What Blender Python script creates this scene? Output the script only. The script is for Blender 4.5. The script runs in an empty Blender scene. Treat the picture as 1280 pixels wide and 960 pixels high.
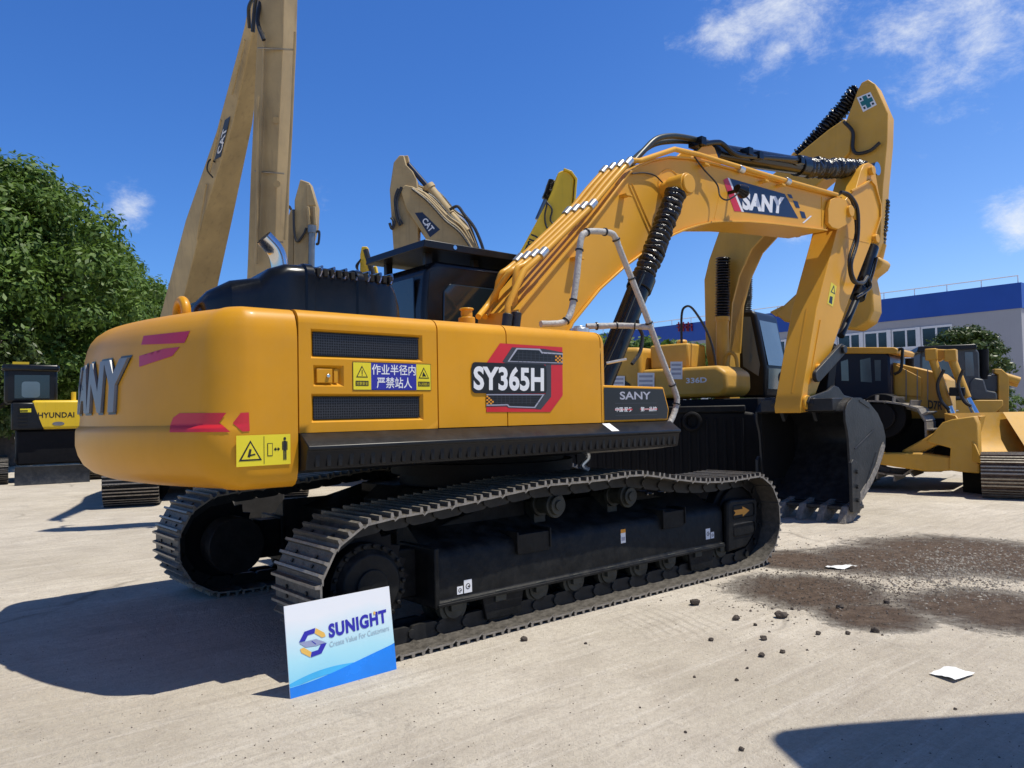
import bpy, bmesh, math, random
from mathutils import Vector, Matrix, noise
from mathutils.bvhtree import BVHTree
random.seed(7)
S = bpy.context.scene
COL = S.collection
R_ = math.radians
# ------------------------------------------------------------------ camera
CP = Vector((-4.59485, -5.84566, 1.54699))
CR = Vector((0.76080069, -0.64869056, -0.01956728))
CU = Vector((-0.00971922, -0.04153577, 0.99908974))
CF = Vector((0.64891282, 0.75991798, 0.03790521))
FPX = 970.156
cd = bpy.data.cameras.new('camera'); co = bpy.data.objects.new('camera', cd); COL.objects.link(co)
m3 = Matrix((CR, CU, -CF)).transposed()
co.matrix_world = Matrix.Translation(CP) @ m3.to_4x4()
cd.sensor_width = 36; cd.lens = 36*FPX/1280; cd.clip_end = 3000; cd.clip_start = .05
S.camera = co
S.view_settings.view_transform = 'Standard'; S.view_settings.look = 'None'; S.view_settings.exposure = 0

def ray(u, v): return CF*FPX + CR*(u-640) + CU*(480-v)
def at(u, v, ax, val):
    d = ray(u, v); i = 'xyz'.index(ax); t = (val-CP[i])/d[i]
    return CP + d*t
def dep(u, v, d): return CP + ray(u, v)*(d/FPX)
def gnd(u, d):
    p = dep(u, 500, d); p.z = 0; return p

# ------------------------------------------------------------------ materials
def nt(m): return m.node_tree.nodes, m.node_tree.links
def mat(name, rgb, rough=.5, metal=0., var=.12, vscale=3., dust=0., dustc=(.42,.36,.28), coat=0., bump=0., bscale=30., spec=.5, fine=0., streak=0.):
    m = bpy.data.materials.new(name); m.use_nodes = True
    n, l = nt(m); b = n['Principled BSDF']
    b.inputs['Roughness'].default_value = rough; b.inputs['Metallic'].default_value = metal
    b.inputs['Specular IOR Level'].default_value = spec
    if coat: b.inputs['Coat Weight'].default_value = coat; b.inputs['Coat Roughness'].default_value = .12
    geo = n.new('ShaderNodeNewGeometry'); tc = n.new('ShaderNodeTexCoord')
    no = n.new('ShaderNodeTexNoise'); no.inputs['Scale'].default_value = vscale; no.inputs['Detail'].default_value = 6; no.inputs['Roughness'].default_value = .6
    l.new(tc.outputs['Object'], no.inputs['Vector'])
    mr = n.new('ShaderNodeMapRange'); mr.inputs[1].default_value = .3; mr.inputs[2].default_value = .7
    mr.inputs[3].default_value = 1-var; mr.inputs[4].default_value = 1+var
    l.new(no.outputs['Fac'], mr.inputs[0])
    mul = n.new('ShaderNodeVectorMath'); mul.operation = 'SCALE'; mul.inputs[0].default_value = rgb
    l.new(mr.outputs[0], mul.inputs['Scale'])
    out = mul.outputs[0]
    if streak:
        mp = n.new('ShaderNodeMapping'); mp.inputs['Scale'].default_value = (14, 14, .8)
        l.new(tc.outputs['Object'], mp.inputs['Vector'])
        n2 = n.new('ShaderNodeTexNoise'); n2.inputs['Scale'].default_value = 1.; n2.inputs['Detail'].default_value = 5
        l.new(mp.outputs[0], n2.inputs['Vector'])
        r2 = n.new('ShaderNodeMapRange'); r2.inputs[1].default_value = .55; r2.inputs[2].default_value = .8; r2.inputs[4].default_value = streak
        l.new(n2.outputs['Fac'], r2.inputs[0])
        mx = n.new('ShaderNodeMix'); mx.data_type = 'RGBA'; l.new(r2.outputs[0], mx.inputs[0]); l.new(out, mx.inputs[6])
        mx.inputs[7].default_value = (rgb[0]*.3, rgb[1]*.28, rgb[2]*.35, 1); out = mx.outputs[2]
    if dust:
        sp = n.new('ShaderNodeSeparateXYZ'); l.new(geo.outputs['Normal'], sp.inputs[0])
        up = n.new('ShaderNodeMapRange'); up.inputs[1].default_value = -.2; up.inputs[2].default_value = 1; up.inputs[3].default_value = .25
        l.new(sp.outputs[2], up.inputs[0])
        n3 = n.new('ShaderNodeTexNoise'); n3.inputs['Scale'].default_value = 9; n3.inputs['Detail'].default_value = 8; n3.inputs['Roughness'].default_value = .7
        l.new(tc.outputs['Object'], n3.inputs['Vector'])
        r3 = n.new('ShaderNodeMapRange'); r3.inputs[1].default_value = .42; r3.inputs[2].default_value = .72; r3.inputs[4].default_value = dust
        l.new(n3.outputs['Fac'], r3.inputs[0])
        mm = n.new('ShaderNodeMath'); mm.operation = 'MULTIPLY'; l.new(up.outputs[0], mm.inputs[0]); l.new(r3.outputs[0], mm.inputs[1])
        mx = n.new('ShaderNodeMix'); mx.data_type = 'RGBA'; l.new(mm.outputs[0], mx.inputs[0]); l.new(out, mx.inputs[6]); mx.inputs[7].default_value = (*dustc, 1)
        out = mx.outputs[2]
        ra = n.new('ShaderNodeMath'); ra.operation = 'MULTIPLY_ADD'; l.new(mm.outputs[0], ra.inputs[0]); ra.inputs[1].default_value = .5; ra.inputs[2].default_value = rough
        l.new(ra.outputs[0], b.inputs['Roughness'])
    else:
        ra = n.new('ShaderNodeMath'); ra.operation = 'MULTIPLY_ADD'; l.new(no.outputs['Fac'], ra.inputs[0]); ra.inputs[1].default_value = .2; ra.inputs[2].default_value = max(.02, rough-.1)
        l.new(ra.outputs[0], b.inputs['Roughness'])
    l.new(out, b.inputs['Base Color'])
    if bump:
        nb = n.new('ShaderNodeTexNoise'); nb.inputs['Scale'].default_value = bscale; nb.inputs['Detail'].default_value = 5
        l.new(tc.outputs['Object'], nb.inputs['Vector'])
        bp = n.new('ShaderNodeBump'); bp.inputs['Strength'].default_value = bump; bp.inputs['Distance'].default_value = .02
        l.new(nb.outputs['Fac'], bp.inputs['Height']); l.new(bp.outputs[0], b.inputs['Normal'])
    return m

M = {}
M['yel'] = mat('yellow_paint', (.66,.300,.012), .40, var=.09, vscale=1.1, coat=.06, dust=.09, spec=.22, streak=.05)
M['boom'] = mat('boom_yellow_paint', (.72,.36,.035), .42, var=.06, vscale=1.2, coat=.06, dust=.08, spec=.25)
M['yel2'] = mat('worn_yellow_paint', (.60,.325,.035), .5, var=.12, vscale=1.5, dust=.25, streak=.12)
M['cream'] = mat('faded_cream_yellow_paint', (.42,.30,.135), .6, var=.25, vscale=1.1, dust=.2, streak=.35)
M['lemon'] = mat('lemon_yellow_paint', (.76,.50,.012), .4, var=.08, vscale=1., dust=.1, streak=.2)
M['black'] = mat('black_paint', (.007,.008,.010), .34, var=.25, dust=.12, dustc=(.12,.11,.1), spec=.3)
M['bframe'] = mat('black_frame_paint', (.006,.0065,.007), .5, var=.4, vscale=5, dust=.5, dustc=(.075,.07,.06), spec=.2, bump=.2, bscale=18)
M['dull'] = mat('dull_black_steel', (.005,.005,.006), .6, var=.3, spec=.2, dust=.12, dustc=(.08,.07,.06))
M['bucket'] = mat('dark_bucket_steel', (.016,.018,.021), .42, var=.35, vscale=3, spec=.35, dust=.35, dustc=(.16,.15,.14), bump=.15)
M['shoe'] = mat('track_shoe_steel', (.085,.076,.063), .5, .15, var=.45, vscale=14, dust=.6, dustc=(.24,.215,.18), bump=.3, bscale=60)
M['shoetip'] = mat('worn_grouser_steel', (.27,.245,.20), .42, .4, var=.3, vscale=25)
M['shoeend'] = mat('scraped_sunlit_shoe', (.25,.225,.19), .5, .2, var=.35, vscale=30, dust=.3)
M['mud'] = mat('dried_grey_mud', (.22,.20,.175), .9, var=.4, vscale=14, bump=.8, bscale=40)
M['roller'] = mat('greasy_roller_steel', (.030,.032,.026), .5, .2, var=.4, vscale=9, dust=.4, dustc=(.12,.11,.09))
M['shoeb'] = mat('dark_track_shoe_steel', (.010,.010,.010), .5, .2, var=.3, vscale=10, dust=.4, dustc=(.15,.14,.12))
M['plastic'] = mat('black_gloss_plastic', (.005,.006,.008), .22, var=.2, spec=.35, dust=.10, dustc=(.10,.10,.10))
M['rubber'] = mat('black_rubber', (.014,.014,.015), .42, var=.3, vscale=12, dust=.2, dustc=(.12,.11,.1), bump=.25, bscale=40)
M['bellow'] = mat('black_wrap_film', (.010,.010,.012), .22, var=.3, vscale=12, bump=.9, bscale=22)
M['hose'] = mat('dark_rubber_hose', (.02,.028,.024), .4, var=.2, dust=.1)
M['chrome'] = mat('chrome_steel', (.62,.62,.62), .16, 1., var=.05)
M['zinc'] = mat('zinc_clamp', (.60,.60,.58), .32, .8, var=.15, vscale=15)
M['wrap'] = mat('grey_foam_wrap', (.43,.415,.385), .6, var=.15, vscale=20, bump=.45, bscale=45, dust=.3, dustc=(.25,.22,.2))
M['white'] = mat('white_print', (.80,.80,.80), .4, var=.03)
M['dred'] = mat('dark_red_sign', (.22,.01,.03), .5, var=.1)
M['silver'] = mat('silver_letter_metal', (.20,.20,.205), .42, .3, var=.15, vscale=6)
M['red'] = mat('red_print', (.62,.022,.03), .35, var=.08)
M['crim'] = mat('crimson_film', (.50,.02,.06), .3, var=.08)
M['orange'] = mat('orange_print', (.75,.30,.02), .4, var=.05)
M['sticky'] = mat('sticker_yellow', (.80,.66,.02), .35, var=.04)
M['ink'] = mat('black_print', (.012,.012,.012), .35, var=.1)
M['dkg'] = mat('grey_print', (.05,.052,.06), .4, var=.1)
M['navy'] = mat('navy_print', (.012,.02,.05), .35, var=.1)
M['cabnavy'] = mat('dark_navy_paint', (.008,.012,.028), .35, var=.1, spec=.3)
M['blue'] = mat('blue_print', (.03,.03,.32), .35, var=.05)
M['green'] = mat('green_print', (.02,.16,.16), .4, var=.05)
M['greyp'] = mat('light_grey_print', (.40,.40,.46), .4, var=.03)
M['dglass'] = mat('tinted_glass', (.012,.02,.026), .04, var=.1, spec=.8)
M['glass'] = mat('grey_window_glass', (.10,.14,.17), .06, var=.25, vscale=.6, spec=.8)
M['grille'] = None
M['pin'] = mat('bare_pin_steel', (.25,.24,.22), .35, .8, var=.2)
M['gap'] = mat('shadow_gap', (.004,.004,.004), .9, var=.1)

def grille_mat():
    m = mat('perforated_black_mesh', (.03,.03,.033), .35, .4, var=.2)
    n, l = nt(m); b = n['Principled BSDF']
    tc = n.new('ShaderNodeTexCoord'); mp = n.new('ShaderNodeMapping'); l.new(tc.outputs['Object'], mp.inputs[0])
    mp.inputs['Rotation'].default_value = (R_(90), 0, 0)
    v = n.new('ShaderNodeTexVoronoi'); v.voronoi_dimensions = '2D'; v.inputs['Scale'].default_value = 62; v.inputs['Randomness'].default_value = 0.12
    l.new(mp.outputs[0], v.inputs['Vector'])
    cr = n.new('ShaderNodeMapRange'); cr.inputs[1].default_value = .30; cr.inputs[2].default_value = .42
    l.new(v.outputs['Distance'], cr.inputs[0])
    mx = n.new('ShaderNodeMix'); mx.data_type = 'RGBA'; mx.inputs[6].default_value = (.002,.002,.002,1); mx.inputs[7].default_value = (.045,.045,.05,1)
    l.new(cr.outputs[0], mx.inputs[0]); l.new(mx.outputs[2], b.inputs['Base Color'])
    return m
M['grille'] = grille_mat()

# ------------------------------------------------------------------ mesh builder
class MB:
    def __init__(s): s.v = []; s.f = []; s.m = []
    def add(s, vs, fs, mt=0):
        o = len(s.v); s.v += [Vector(p) for p in vs]
        for f in fs: s.f.append([i+o for i in f]); s.m.append(mt)
        return s
    def box(s, x0, x1, y0, y1, z0, z1, mt=0):
        vs = [(x,y,z) for z in (z0,z1) for y in (y0,y1) for x in (x0,x1)]
        return s.add(vs, [(0,2,3,1),(4,5,7,6),(0,1,5,4),(2,6,7,3),(0,4,6,2),(1,3,7,5)], mt)
    def prism(s, poly, a, b, mt=0, ax='y'):
        n = len(poly)
        def P(p, t):
            if ax == 'y': return (p[0], t, p[1])
            if ax == 'x': return (t, p[0], p[1])
            return (p[0], p[1], t)
        vs = [P(p,a) for p in poly] + [P(p,b) for p in poly]
        fs = [list(range(n)), list(range(2*n-1, n-1, -1))] + [(i, i+n, (i+1)%n+n, (i+1)%n) for i in range(n)]
        return s.add(vs, fs, mt)
    def tube(s, pts, r, seg=10, mt=0, caps=True):
        pts = [Vector(p) for p in pts]; n = len(pts)
        rs = r if isinstance(r, (list, tuple)) else [r]*n
        t0 = (pts[1]-pts[0]).normalized()
        up = Vector((0,0,1)) if abs(t0.z) < .9 else Vector((1,0,0))
        nx = t0.cross(up).normalized(); vs = []
        for i, p in enumerate(pts):
            t = (pts[min(i+1,n-1)]-pts[max(i-1,0)])
            if t.length < 1e-9: t = t0.copy()
            t.normalize()
            nx = (nx - t*nx.dot(t)).normalized(); ny = t.cross(nx)
            for k in range(seg):
                a = 2*math.pi*k/seg
                vs.append(p + (nx*math.cos(a)+ny*math.sin(a))*rs[i])
        fs = [(i*seg+k, i*seg+(k+1)%seg, (i+1)*seg+(k+1)%seg, (i+1)*seg+k) for i in range(n-1) for k in range(seg)]
        if caps: fs += [list(range(seg))[::-1], list(range((n-1)*seg, n*seg))]
        return s.add(vs, fs, mt)
    def cyl(s, p0, p1, r, r1=None, seg=20, mt=0): return s.tube([p0, p1], [r, r if r1 is None else r1], seg, mt)
    def strip(s, line, y0, y1, th, mt=0):      # plate of thickness th following an xz polyline
        n = len(line); off = []
        for i, p in enumerate(line):
            a = Vector(line[max(i-1,0)]); b = Vector(line[min(i+1,n-1)]); d = (b-a).normalized()
            off.append((p[0]-d.y*th, p[1]+d.x*th))
        vs = [(p[0],y0,p[1]) for p in line]+[(p[0],y1,p[1]) for p in line]+[(p[0],y0,p[1]) for p in off]+[(p[0],y1,p[1]) for p in off]
        fs = []
        for i in range(n-1):
            fs += [(i,i+1,n+i+1,n+i), (2*n+i,3*n+i,3*n+i+1,2*n+i+1), (i,2*n+i,2*n+i+1,i+1), (n+i,n+i+1,3*n+i+1,3*n+i)]
        fs += [(0,n,3*n,2*n), (n-1,3*n-1,4*n-1,2*n-1)]
        return s.add(vs, fs, mt)
    def rbox(s, x0, x1, y0, y1, z0, z1, r, mt=0, ax='y', seg=4):   # box with rounded section
        A = {'y': (x0,x1,z0,z1), 'x': (y0,y1,z0,z1), 'z': (x0,x1,y0,y1)}[ax]
        pl = rrect(*A, r, seg); ab = {'y': (y0,y1), 'x': (x0,x1), 'z': (z0,z1)}[ax]
        return s.prism(pl, *ab, mt, ax)
    def build(s, name, mats, parent=None, bevel=0., angle=35, seg=2, recalc=True, doub=False):
        me = bpy.data.meshes.new(name)
        me.from_pydata([tuple(p) for p in s.v], [], s.f)
        if not isinstance(mats, (list, tuple)): mats = [mats]
        for x in mats: me.materials.append(x if not isinstance(x, str) else M[x])
        for p, k in zip(me.polygons, s.m): p.material_index = k
        if recalc or doub:
            bm = bmesh.new(); bm.from_mesh(me)
            if doub: bmesh.ops.remove_doubles(bm, verts=bm.verts, dist=1e-4)
            if recalc: bmesh.ops.recalc_face_normals(bm, faces=bm.faces)
            bm.to_mesh(me); bm.free()
        for p in me.polygons: p.use_smooth = True
        me.set_sharp_from_angle(angle=R_(angle))
        o = bpy.data.objects.new(name, me); COL.objects.link(o)
        if parent: o.parent = parent
        if bevel:
            b = o.modifiers.new('bevel', 'BEVEL'); b.width = bevel; b.segments = seg; b.limit_method = 'ANGLE'; b.angle_limit = R_(35); b.harden_normals = False
        return o
def rrect(x0, x1, y0, y1, r, seg=4):
    out = []
    for cx, cy, a0 in ((x1-r,y1-r,0),(x0+r,y1-r,90),(x0+r,y0+r,180),(x1-r,y0+r,270)):
        for k in range(seg+1):
            a = R_(a0+90*k/seg); out.append((cx+r*math.cos(a), cy+r*math.sin(a)))
    return out
def smooth(pts, n=8):
    P = [Vector(p) for p in pts]; P = [P[0]*2-P[1]] + P + [P[-1]*2-P[-2]]; out = []
    for i in range(1, len(P)-2):
        for k in range(n):
            t = k/n; a, b, c, d = P[i-1:i+3]
            out.append(.5*((2*b)+(c-a)*t+(2*a-5*b+4*c-d)*t*t+(3*b-a-3*c+d)*t**3))
    out.append(P[-2]); return out
def tag(o, label=None, cat=None, group=None, kind=None):
    if label: o['label'] = label
    if cat: o['category'] = cat
    if group: o['group'] = group
    if kind: o['kind'] = kind
    return o
def empty(name, loc=(0,0,0), rz=0., label=None, cat=None, group=None):
    o = bpy.data.objects.new(name, None); COL.objects.link(o); o.location = loc; o.rotation_euler = (0,0,rz); o.empty_display_size = .3
    return tag(o, label, cat, group)
def copy_tree(o, parent=None):
    c = o.copy(); COL.objects.link(c); c.parent = parent
    for ch in list(o.children): copy_tree(ch, c)
    return c
_tc = {}
def text_geo(s, bold=0., space=1.):
    k = (s, bold, space)
    if k in _tc: return _tc[k]
    cu = bpy.data.curves.new('t', 'FONT'); cu.body = s; cu.size = 1; cu.offset = bold; cu.space_character = space; cu.resolution_u = 4
    o = bpy.data.objects.new('t', cu); COL.objects.link(o)
    dg = bpy.context.evaluated_depsgraph_get(); me = bpy.data.meshes.new_from_object(o.evaluated_get(dg))
    vs = [v.co.copy() for v in me.vertices]; fs = [list(p.vertices) for p in me.polygons]
    bpy.data.objects.remove(o); bpy.data.curves.remove(cu); bpy.data.meshes.remove(me)
    x0 = min(v.x for v in vs); x1 = max(v.x for v in vs); y0 = min(v.y for v in vs); y1 = max(v.y for v in vs)
    vs = [((v.x-x0)/(x1-x0), (v.y-y0)/(y1-y0)) for v in vs]
    _tc[k] = (vs, fs); return _tc[k]
def qtext(mb, s, quad, mt=0, bold=0., space=1., th=0., fn=None):
    bl, br, tr, tl = [Vector(q) for q in quad] if quad else (None,)*4
    vs, fs = text_geo(s, bold, space)
    def B(p):
        if fn: return fn(*p)
        a, b = p; return (bl*(1-a)+br*a)*(1-b)+(tl*(1-a)+tr*a)*b
    V = [B(p) for p in vs]; mb.add(V, fs, mt)
    if th:                                     # raised letters: a second outline behind, joined by walls
        from collections import Counter
        c = Counter(); 
        for f in fs:
            for i in range(len(f)): c[(f[i], f[(i+1)%len(f)])] += 1
        W = [fn(p[0], p[1], 0) for p in vs]; o = len(mb.v); mb.v += [Vector(w) for w in W]
        base = o-len(V)
        for (a, b) in list(c):
            if (b, a) not in c: mb.f.append([base+a, base+b, o+b, o+a]); mb.m.append(mt)
def rect_q(x0, x1, z0, z1, y): return [(x0,y,z0),(x1,y,z0),(x1,y,z1),(x0,y,z1)]
def poly3(mb, pts, mt=0): mb.add(pts, [list(range(len(pts)))], mt)
def pxp(pts, y): return [at(u, v, 'y', y) for u, v in pts]
def xz(pts, y): return [(p.x, p.z) for p in pxp(pts, y)]

# ------------------------------------------------------------------ world and sun
SUN = Vector((.27, -.29, 1)).normalized()
el = math.asin(SUN.z); rot = math.atan2(SUN.x, SUN.y)
W = bpy.data.worlds.new('World'); S.world = W; W.use_nodes = True
n, l = W.node_tree.nodes, W.node_tree.links; bg = n['Background']
sky = n.new('ShaderNodeTexSky'); sky.sky_type = 'NISHITA'; sky.sun_disc = False; sky.sun_elevation = el; sky.sun_rotation = rot
sky.air_density = 1.0; sky.dust_density = .4; sky.ozone_density = 3.0
tc = n.new('ShaderNodeTexCoord')
hs = n.new('ShaderNodeHueSaturation'); hs.inputs['Saturation'].default_value = 1.18; hs.inputs['Value'].default_value = 1.0
l.new(sky.outputs[0], hs.inputs['Color'])
tint = n.new('ShaderNodeMix'); tint.data_type = 'RGBA'; tint.blend_type = 'MULTIPLY'; tint.inputs[0].default_value = 1; tint.inputs[7].default_value = (.70,1.03,1.56,1)
l.new(hs.outputs[0], tint.inputs[6])
clouds = [((.774,.45,.446),.10,1.),((.753,.498,.429),.06,.85),((.791,.458,.405),.036,1.0),((.864,.299,.406),.13,.85),((.90,.30,.38),.09,.6),
          ((.237,.94,.243),.034,.9),((.172,.955,.242),.04,.5),((.943,.269,.195),.045,1.2),((.427,.859,.282),.03,.35),((.853,.479,.208),.03,.8),((.80,.42,.43),.05,.6),
          ((-.5,.6,.4),.2,1.),((.3,-.9,.3),.2,1.)]
acc = None
for d, w, a in clouds:
    d = Vector(d).normalized()
    dp = n.new('ShaderNodeVectorMath'); dp.operation = 'DISTANCE'; l.new(tc.outputs['Generated'], dp.inputs[0]); dp.inputs[1].default_value = d
    mr = n.new('ShaderNodeMapRange'); mr.interpolation_type = 'SMOOTHSTEP'; mr.inputs[1].default_value = w*1.15; mr.inputs[2].default_value = 0; mr.inputs[4].default_value = a
    l.new(dp.outputs['Value'], mr.inputs[0])
    if acc is None: acc = mr.outputs[0]
    else:
        mm = n.new('ShaderNodeMath'); mm.operation = 'MAXIMUM'; l.new(acc, mm.inputs[0]); l.new(mr.outputs[0], mm.inputs[1]); acc = mm.outputs[0]
mp = n.new('ShaderNodeMapping'); mp.inputs['Scale'].default_value = (1,1,1.7); l.new(tc.outputs['Generated'], mp.inputs[0])
cn = n.new('ShaderNodeTexNoise'); cn.inputs['Scale'].default_value = 17; cn.inputs['Detail'].default_value = 9; cn.inputs['Roughness'].default_value = .7; cn.inputs['Distortion'].default_value = .2
l.new(mp.outputs[0], cn.inputs['Vector'])
cm = n.new('ShaderNodeMath'); cm.operation = 'MULTIPLY_ADD'; l.new(acc, cm.inputs[0]); cm.inputs[1].default_value = .42; l.new(cn.outputs['Fac'], cm.inputs[2])
cr = n.new('ShaderNodeMapRange'); cr.interpolation_type = 'SMOOTHSTEP'; cr.inputs[1].default_value = .58; cr.inputs[2].default_value = 1.22; l.new(cm.outputs[0], cr.inputs[0])
cmul = n.new('ShaderNodeMath'); cmul.operation = 'MULTIPLY'; l.new(cr.outputs[0], cmul.inputs[0])
ca = n.new('ShaderNodeMath'); ca.operation = 'GREATER_THAN'; l.new(acc, ca.inputs[0]); ca.inputs[1].default_value = 0.001; l.new(ca.outputs[0], cmul.inputs[1])
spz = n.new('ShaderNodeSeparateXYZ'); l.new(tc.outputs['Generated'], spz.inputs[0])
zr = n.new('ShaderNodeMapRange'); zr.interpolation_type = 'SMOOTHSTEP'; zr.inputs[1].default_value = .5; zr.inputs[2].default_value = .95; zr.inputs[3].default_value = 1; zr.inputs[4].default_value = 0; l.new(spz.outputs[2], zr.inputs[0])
zm = n.new('ShaderNodeMix'); zm.data_type = 'RGBA'; zm.inputs[6].default_value = (.50,.40,.30,1); zm.inputs[7].default_value = (1,1,1,1); l.new(zr.outputs[0], zm.inputs[0])  # upper sky darkened on purpose to weaken its blue fill in the shadows
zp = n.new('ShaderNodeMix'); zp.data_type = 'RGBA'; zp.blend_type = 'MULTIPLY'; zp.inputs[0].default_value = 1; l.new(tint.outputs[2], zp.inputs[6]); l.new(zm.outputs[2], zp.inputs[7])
dr = n.new('ShaderNodeVectorMath'); dr.operation = 'DISTANCE'; l.new(tc.outputs['Generated'], dr.inputs[0]); dr.inputs[1].default_value = Vector((.97,.22,.05)).normalized()
dm = n.new('ShaderNodeMapRange'); dm.interpolation_type = 'SMOOTHSTEP'; dm.inputs[1].default_value = .75; dm.inputs[2].default_value = .0; l.new(dr.outputs['Value'], dm.inputs[0])
zq = n.new('ShaderNodeMix'); zq.data_type = 'RGBA'; zq.inputs[6].default_value = (1,1,1,1); zq.inputs[7].default_value = (1.9,1.38,1.12,1); l.new(dm.outputs[0], zq.inputs[0])
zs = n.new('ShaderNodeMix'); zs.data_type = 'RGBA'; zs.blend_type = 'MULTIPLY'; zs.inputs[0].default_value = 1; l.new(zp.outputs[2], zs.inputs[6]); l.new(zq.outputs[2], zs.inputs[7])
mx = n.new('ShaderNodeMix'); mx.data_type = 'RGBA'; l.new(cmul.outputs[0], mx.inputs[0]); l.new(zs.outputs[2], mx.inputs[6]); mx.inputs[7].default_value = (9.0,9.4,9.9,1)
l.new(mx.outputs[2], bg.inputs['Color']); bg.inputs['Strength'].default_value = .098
sl = bpy.data.lights.new('sun', 'SUN'); sl.energy = 5.0; sl.angle = R_(.55); sl.color = (1,.95,.85)
so = bpy.data.objects.new('sun', sl); COL.objects.link(so); so.rotation_euler = SUN.to_track_quat('Z','Y').to_euler(); so.location = (0,0,20)

# ------------------------------------------------------------------ ground
def ground():
    m = bpy.data.materials.new('dusty_concrete'); m.use_nodes = True; n, l = nt(m); b = n['Principled BSDF']
    b.inputs['Roughness'].default_value = .88; b.inputs['Specular IOR Level'].default_value = .25
    tc = n.new('ShaderNodeTexCoord'); P = tc.outputs['Object']
    def NZ(sc, det=6, rg=.6, vec=P, dist=0.):
        x = n.new('ShaderNodeTexNoise'); x.inputs['Scale'].default_value = sc; x.inputs['Detail'].default_value = det; x.inputs['Roughness'].default_value = rg; x.inputs['Distortion'].default_value = dist
        l.new(vec, x.inputs['Vector']); return x.outputs['Fac']
    def MR(src, a, b_, c=0., d=1., sm=False):
        x = n.new('ShaderNodeMapRange'); x.inputs[1].default_value = a; x.inputs[2].default_value = b_; x.inputs[3].default_value = c; x.inputs[4].default_value = d
        if sm: x.interpolation_type = 'SMOOTHSTEP'
        l.new(src, x.inputs[0]); return x.outputs[0]
    def MX(f, a, c):
        x = n.new('ShaderNodeMix'); x.data_type = 'RGBA'; l.new(f, x.inputs[0])
        if isinstance(a, tuple): x.inputs[6].default_value = (*a,1)
        else: l.new(a, x.inputs[6])
        if isinstance(c, tuple): x.inputs[7].default_value = (*c,1)
        else: l.new(c, x.inputs[7])
        return x.outputs[2]
    def MA(op, a, c):
        x = n.new('ShaderNodeMath'); x.operation = op
        for i, q in enumerate((a, c)):
            if isinstance(q, (int,float)): x.inputs[i].default_value = q
            else: l.new(q, x.inputs[i])
        return x.outputs[0]
    c = MX(MR(NZ(.35, 8, .65), .36, .64), (.48,.425,.335), (.66,.595,.49))
    c = MX(MR(NZ(2.2, 9, .7), .40, .75, 0, .75), c, (.41,.355,.285))
    c = MX(MR(NZ(11, 8, .75), .55, .75, 0, .5), c, (.70,.645,.555))
    c = MX(MR(NZ(.9, 10, .8, dist=1.2), .60, .68, 0, .5), c, (.24,.21,.175))
    c = MX(MR(NZ(.55, 12, .85, dist=.6), .53, .60, 0, .30), c, (.30,.26,.21))
    vo = n.new('ShaderNodeTexVoronoi'); vo.feature = 'DISTANCE_TO_EDGE'; vo.inputs['Scale'].default_value = .22
    wn = n.new('ShaderNodeTexNoise'); wn.inputs['Scale'].default_value = 1.5; wn.inputs['Detail'].default_value = 8; l.new(P, wn.inputs['Vector'])
    wm = n.new('ShaderNodeMix'); wm.data_type = 'VECTOR'; wm.inputs[0].default_value = .35; l.new(P, wm.inputs[4]); l.new(wn.outputs['Color'], wm.inputs[5]); l.new(wm.outputs[1], vo.inputs['Vector'])
    crack = MA('MULTIPLY', MR(vo.outputs['Distance'], .006, .001, 0, 1), MR(NZ(.4, 3), .48, .58, 0, .55)); c = MX(crack, c, (.12,.10,.08))
    # stretched drag marks
    mp = n.new('ShaderNodeMapping'); mp.inputs['Rotation'].default_value = (0,0,R_(-28)); mp.inputs['Scale'].default_value = (.7,7,1); l.new(P, mp.inputs[0])
    c = MX(MR(NZ(1.6, 9, .75, mp.outputs[0]), .50, .70, 0, .7), c, (.36,.31,.25))
    mp2 = n.new('ShaderNodeMapping'); mp2.inputs['Rotation'].default_value = (0,0,R_(20)); mp2.inputs['Scale'].default_value = (.5,9,1); l.new(P, mp2.inputs[0])
    c = MX(MR(NZ(1.3, 9, .75, mp2.outputs[0]), .52, .72, 0, .65), c, (.72,.665,.575))
    c = MX(MR(NZ(26, 9, .85), .48, .66, 0, .7), c, (.33,.285,.23))
    c = MX(MR(NZ(45, 6, .8), .56, .70, 0, .6), c, (.66,.61,.53))
    c = MX(MR(NZ(5.5, 10, .85, dist=1.5), .62, .70, 0, .6), c, (.20,.165,.13))
    # cleat prints scraped by the turning track
    g0 = at(838,778,'z',0); dd = n.new('ShaderNodeVectorMath'); dd.operation = 'DISTANCE'; l.new(P, dd.inputs[0]); dd.inputs[1].default_value = g0
    pm = MR(dd.outputs['Value'], .6, .1, 0, 1, True); wv = n.new('ShaderNodeTexWave'); wv.wave_type = 'RINGS'; wv.rings_direction = 'Z'; wv.inputs['Scale'].default_value = 3.6; wv.inputs['Distortion'].default_value = 2.6; wv.inputs['Detail'].default_value = 3
    mpw = n.new('ShaderNodeMapping'); mpw.inputs['Location'].default_value = (-(g0.x-2.2),-(g0.y+.9),0); l.new(P, mpw.inputs[0]); l.new(mpw.outputs[0], wv.inputs['Vector'])
    print_ = MA('MULTIPLY', pm, MR(wv.outputs['Fac'], .55, .85, 0, .25)); c = MX(print_, c, (.24,.205,.165))
    # small specks of grit
    c = MX(MR(NZ(70, 3, .6), .66, .72, 0, .6), c, (.10,.085,.07))
    # dark soil spilled around the patch in front of the machine
    soil = None
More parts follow.
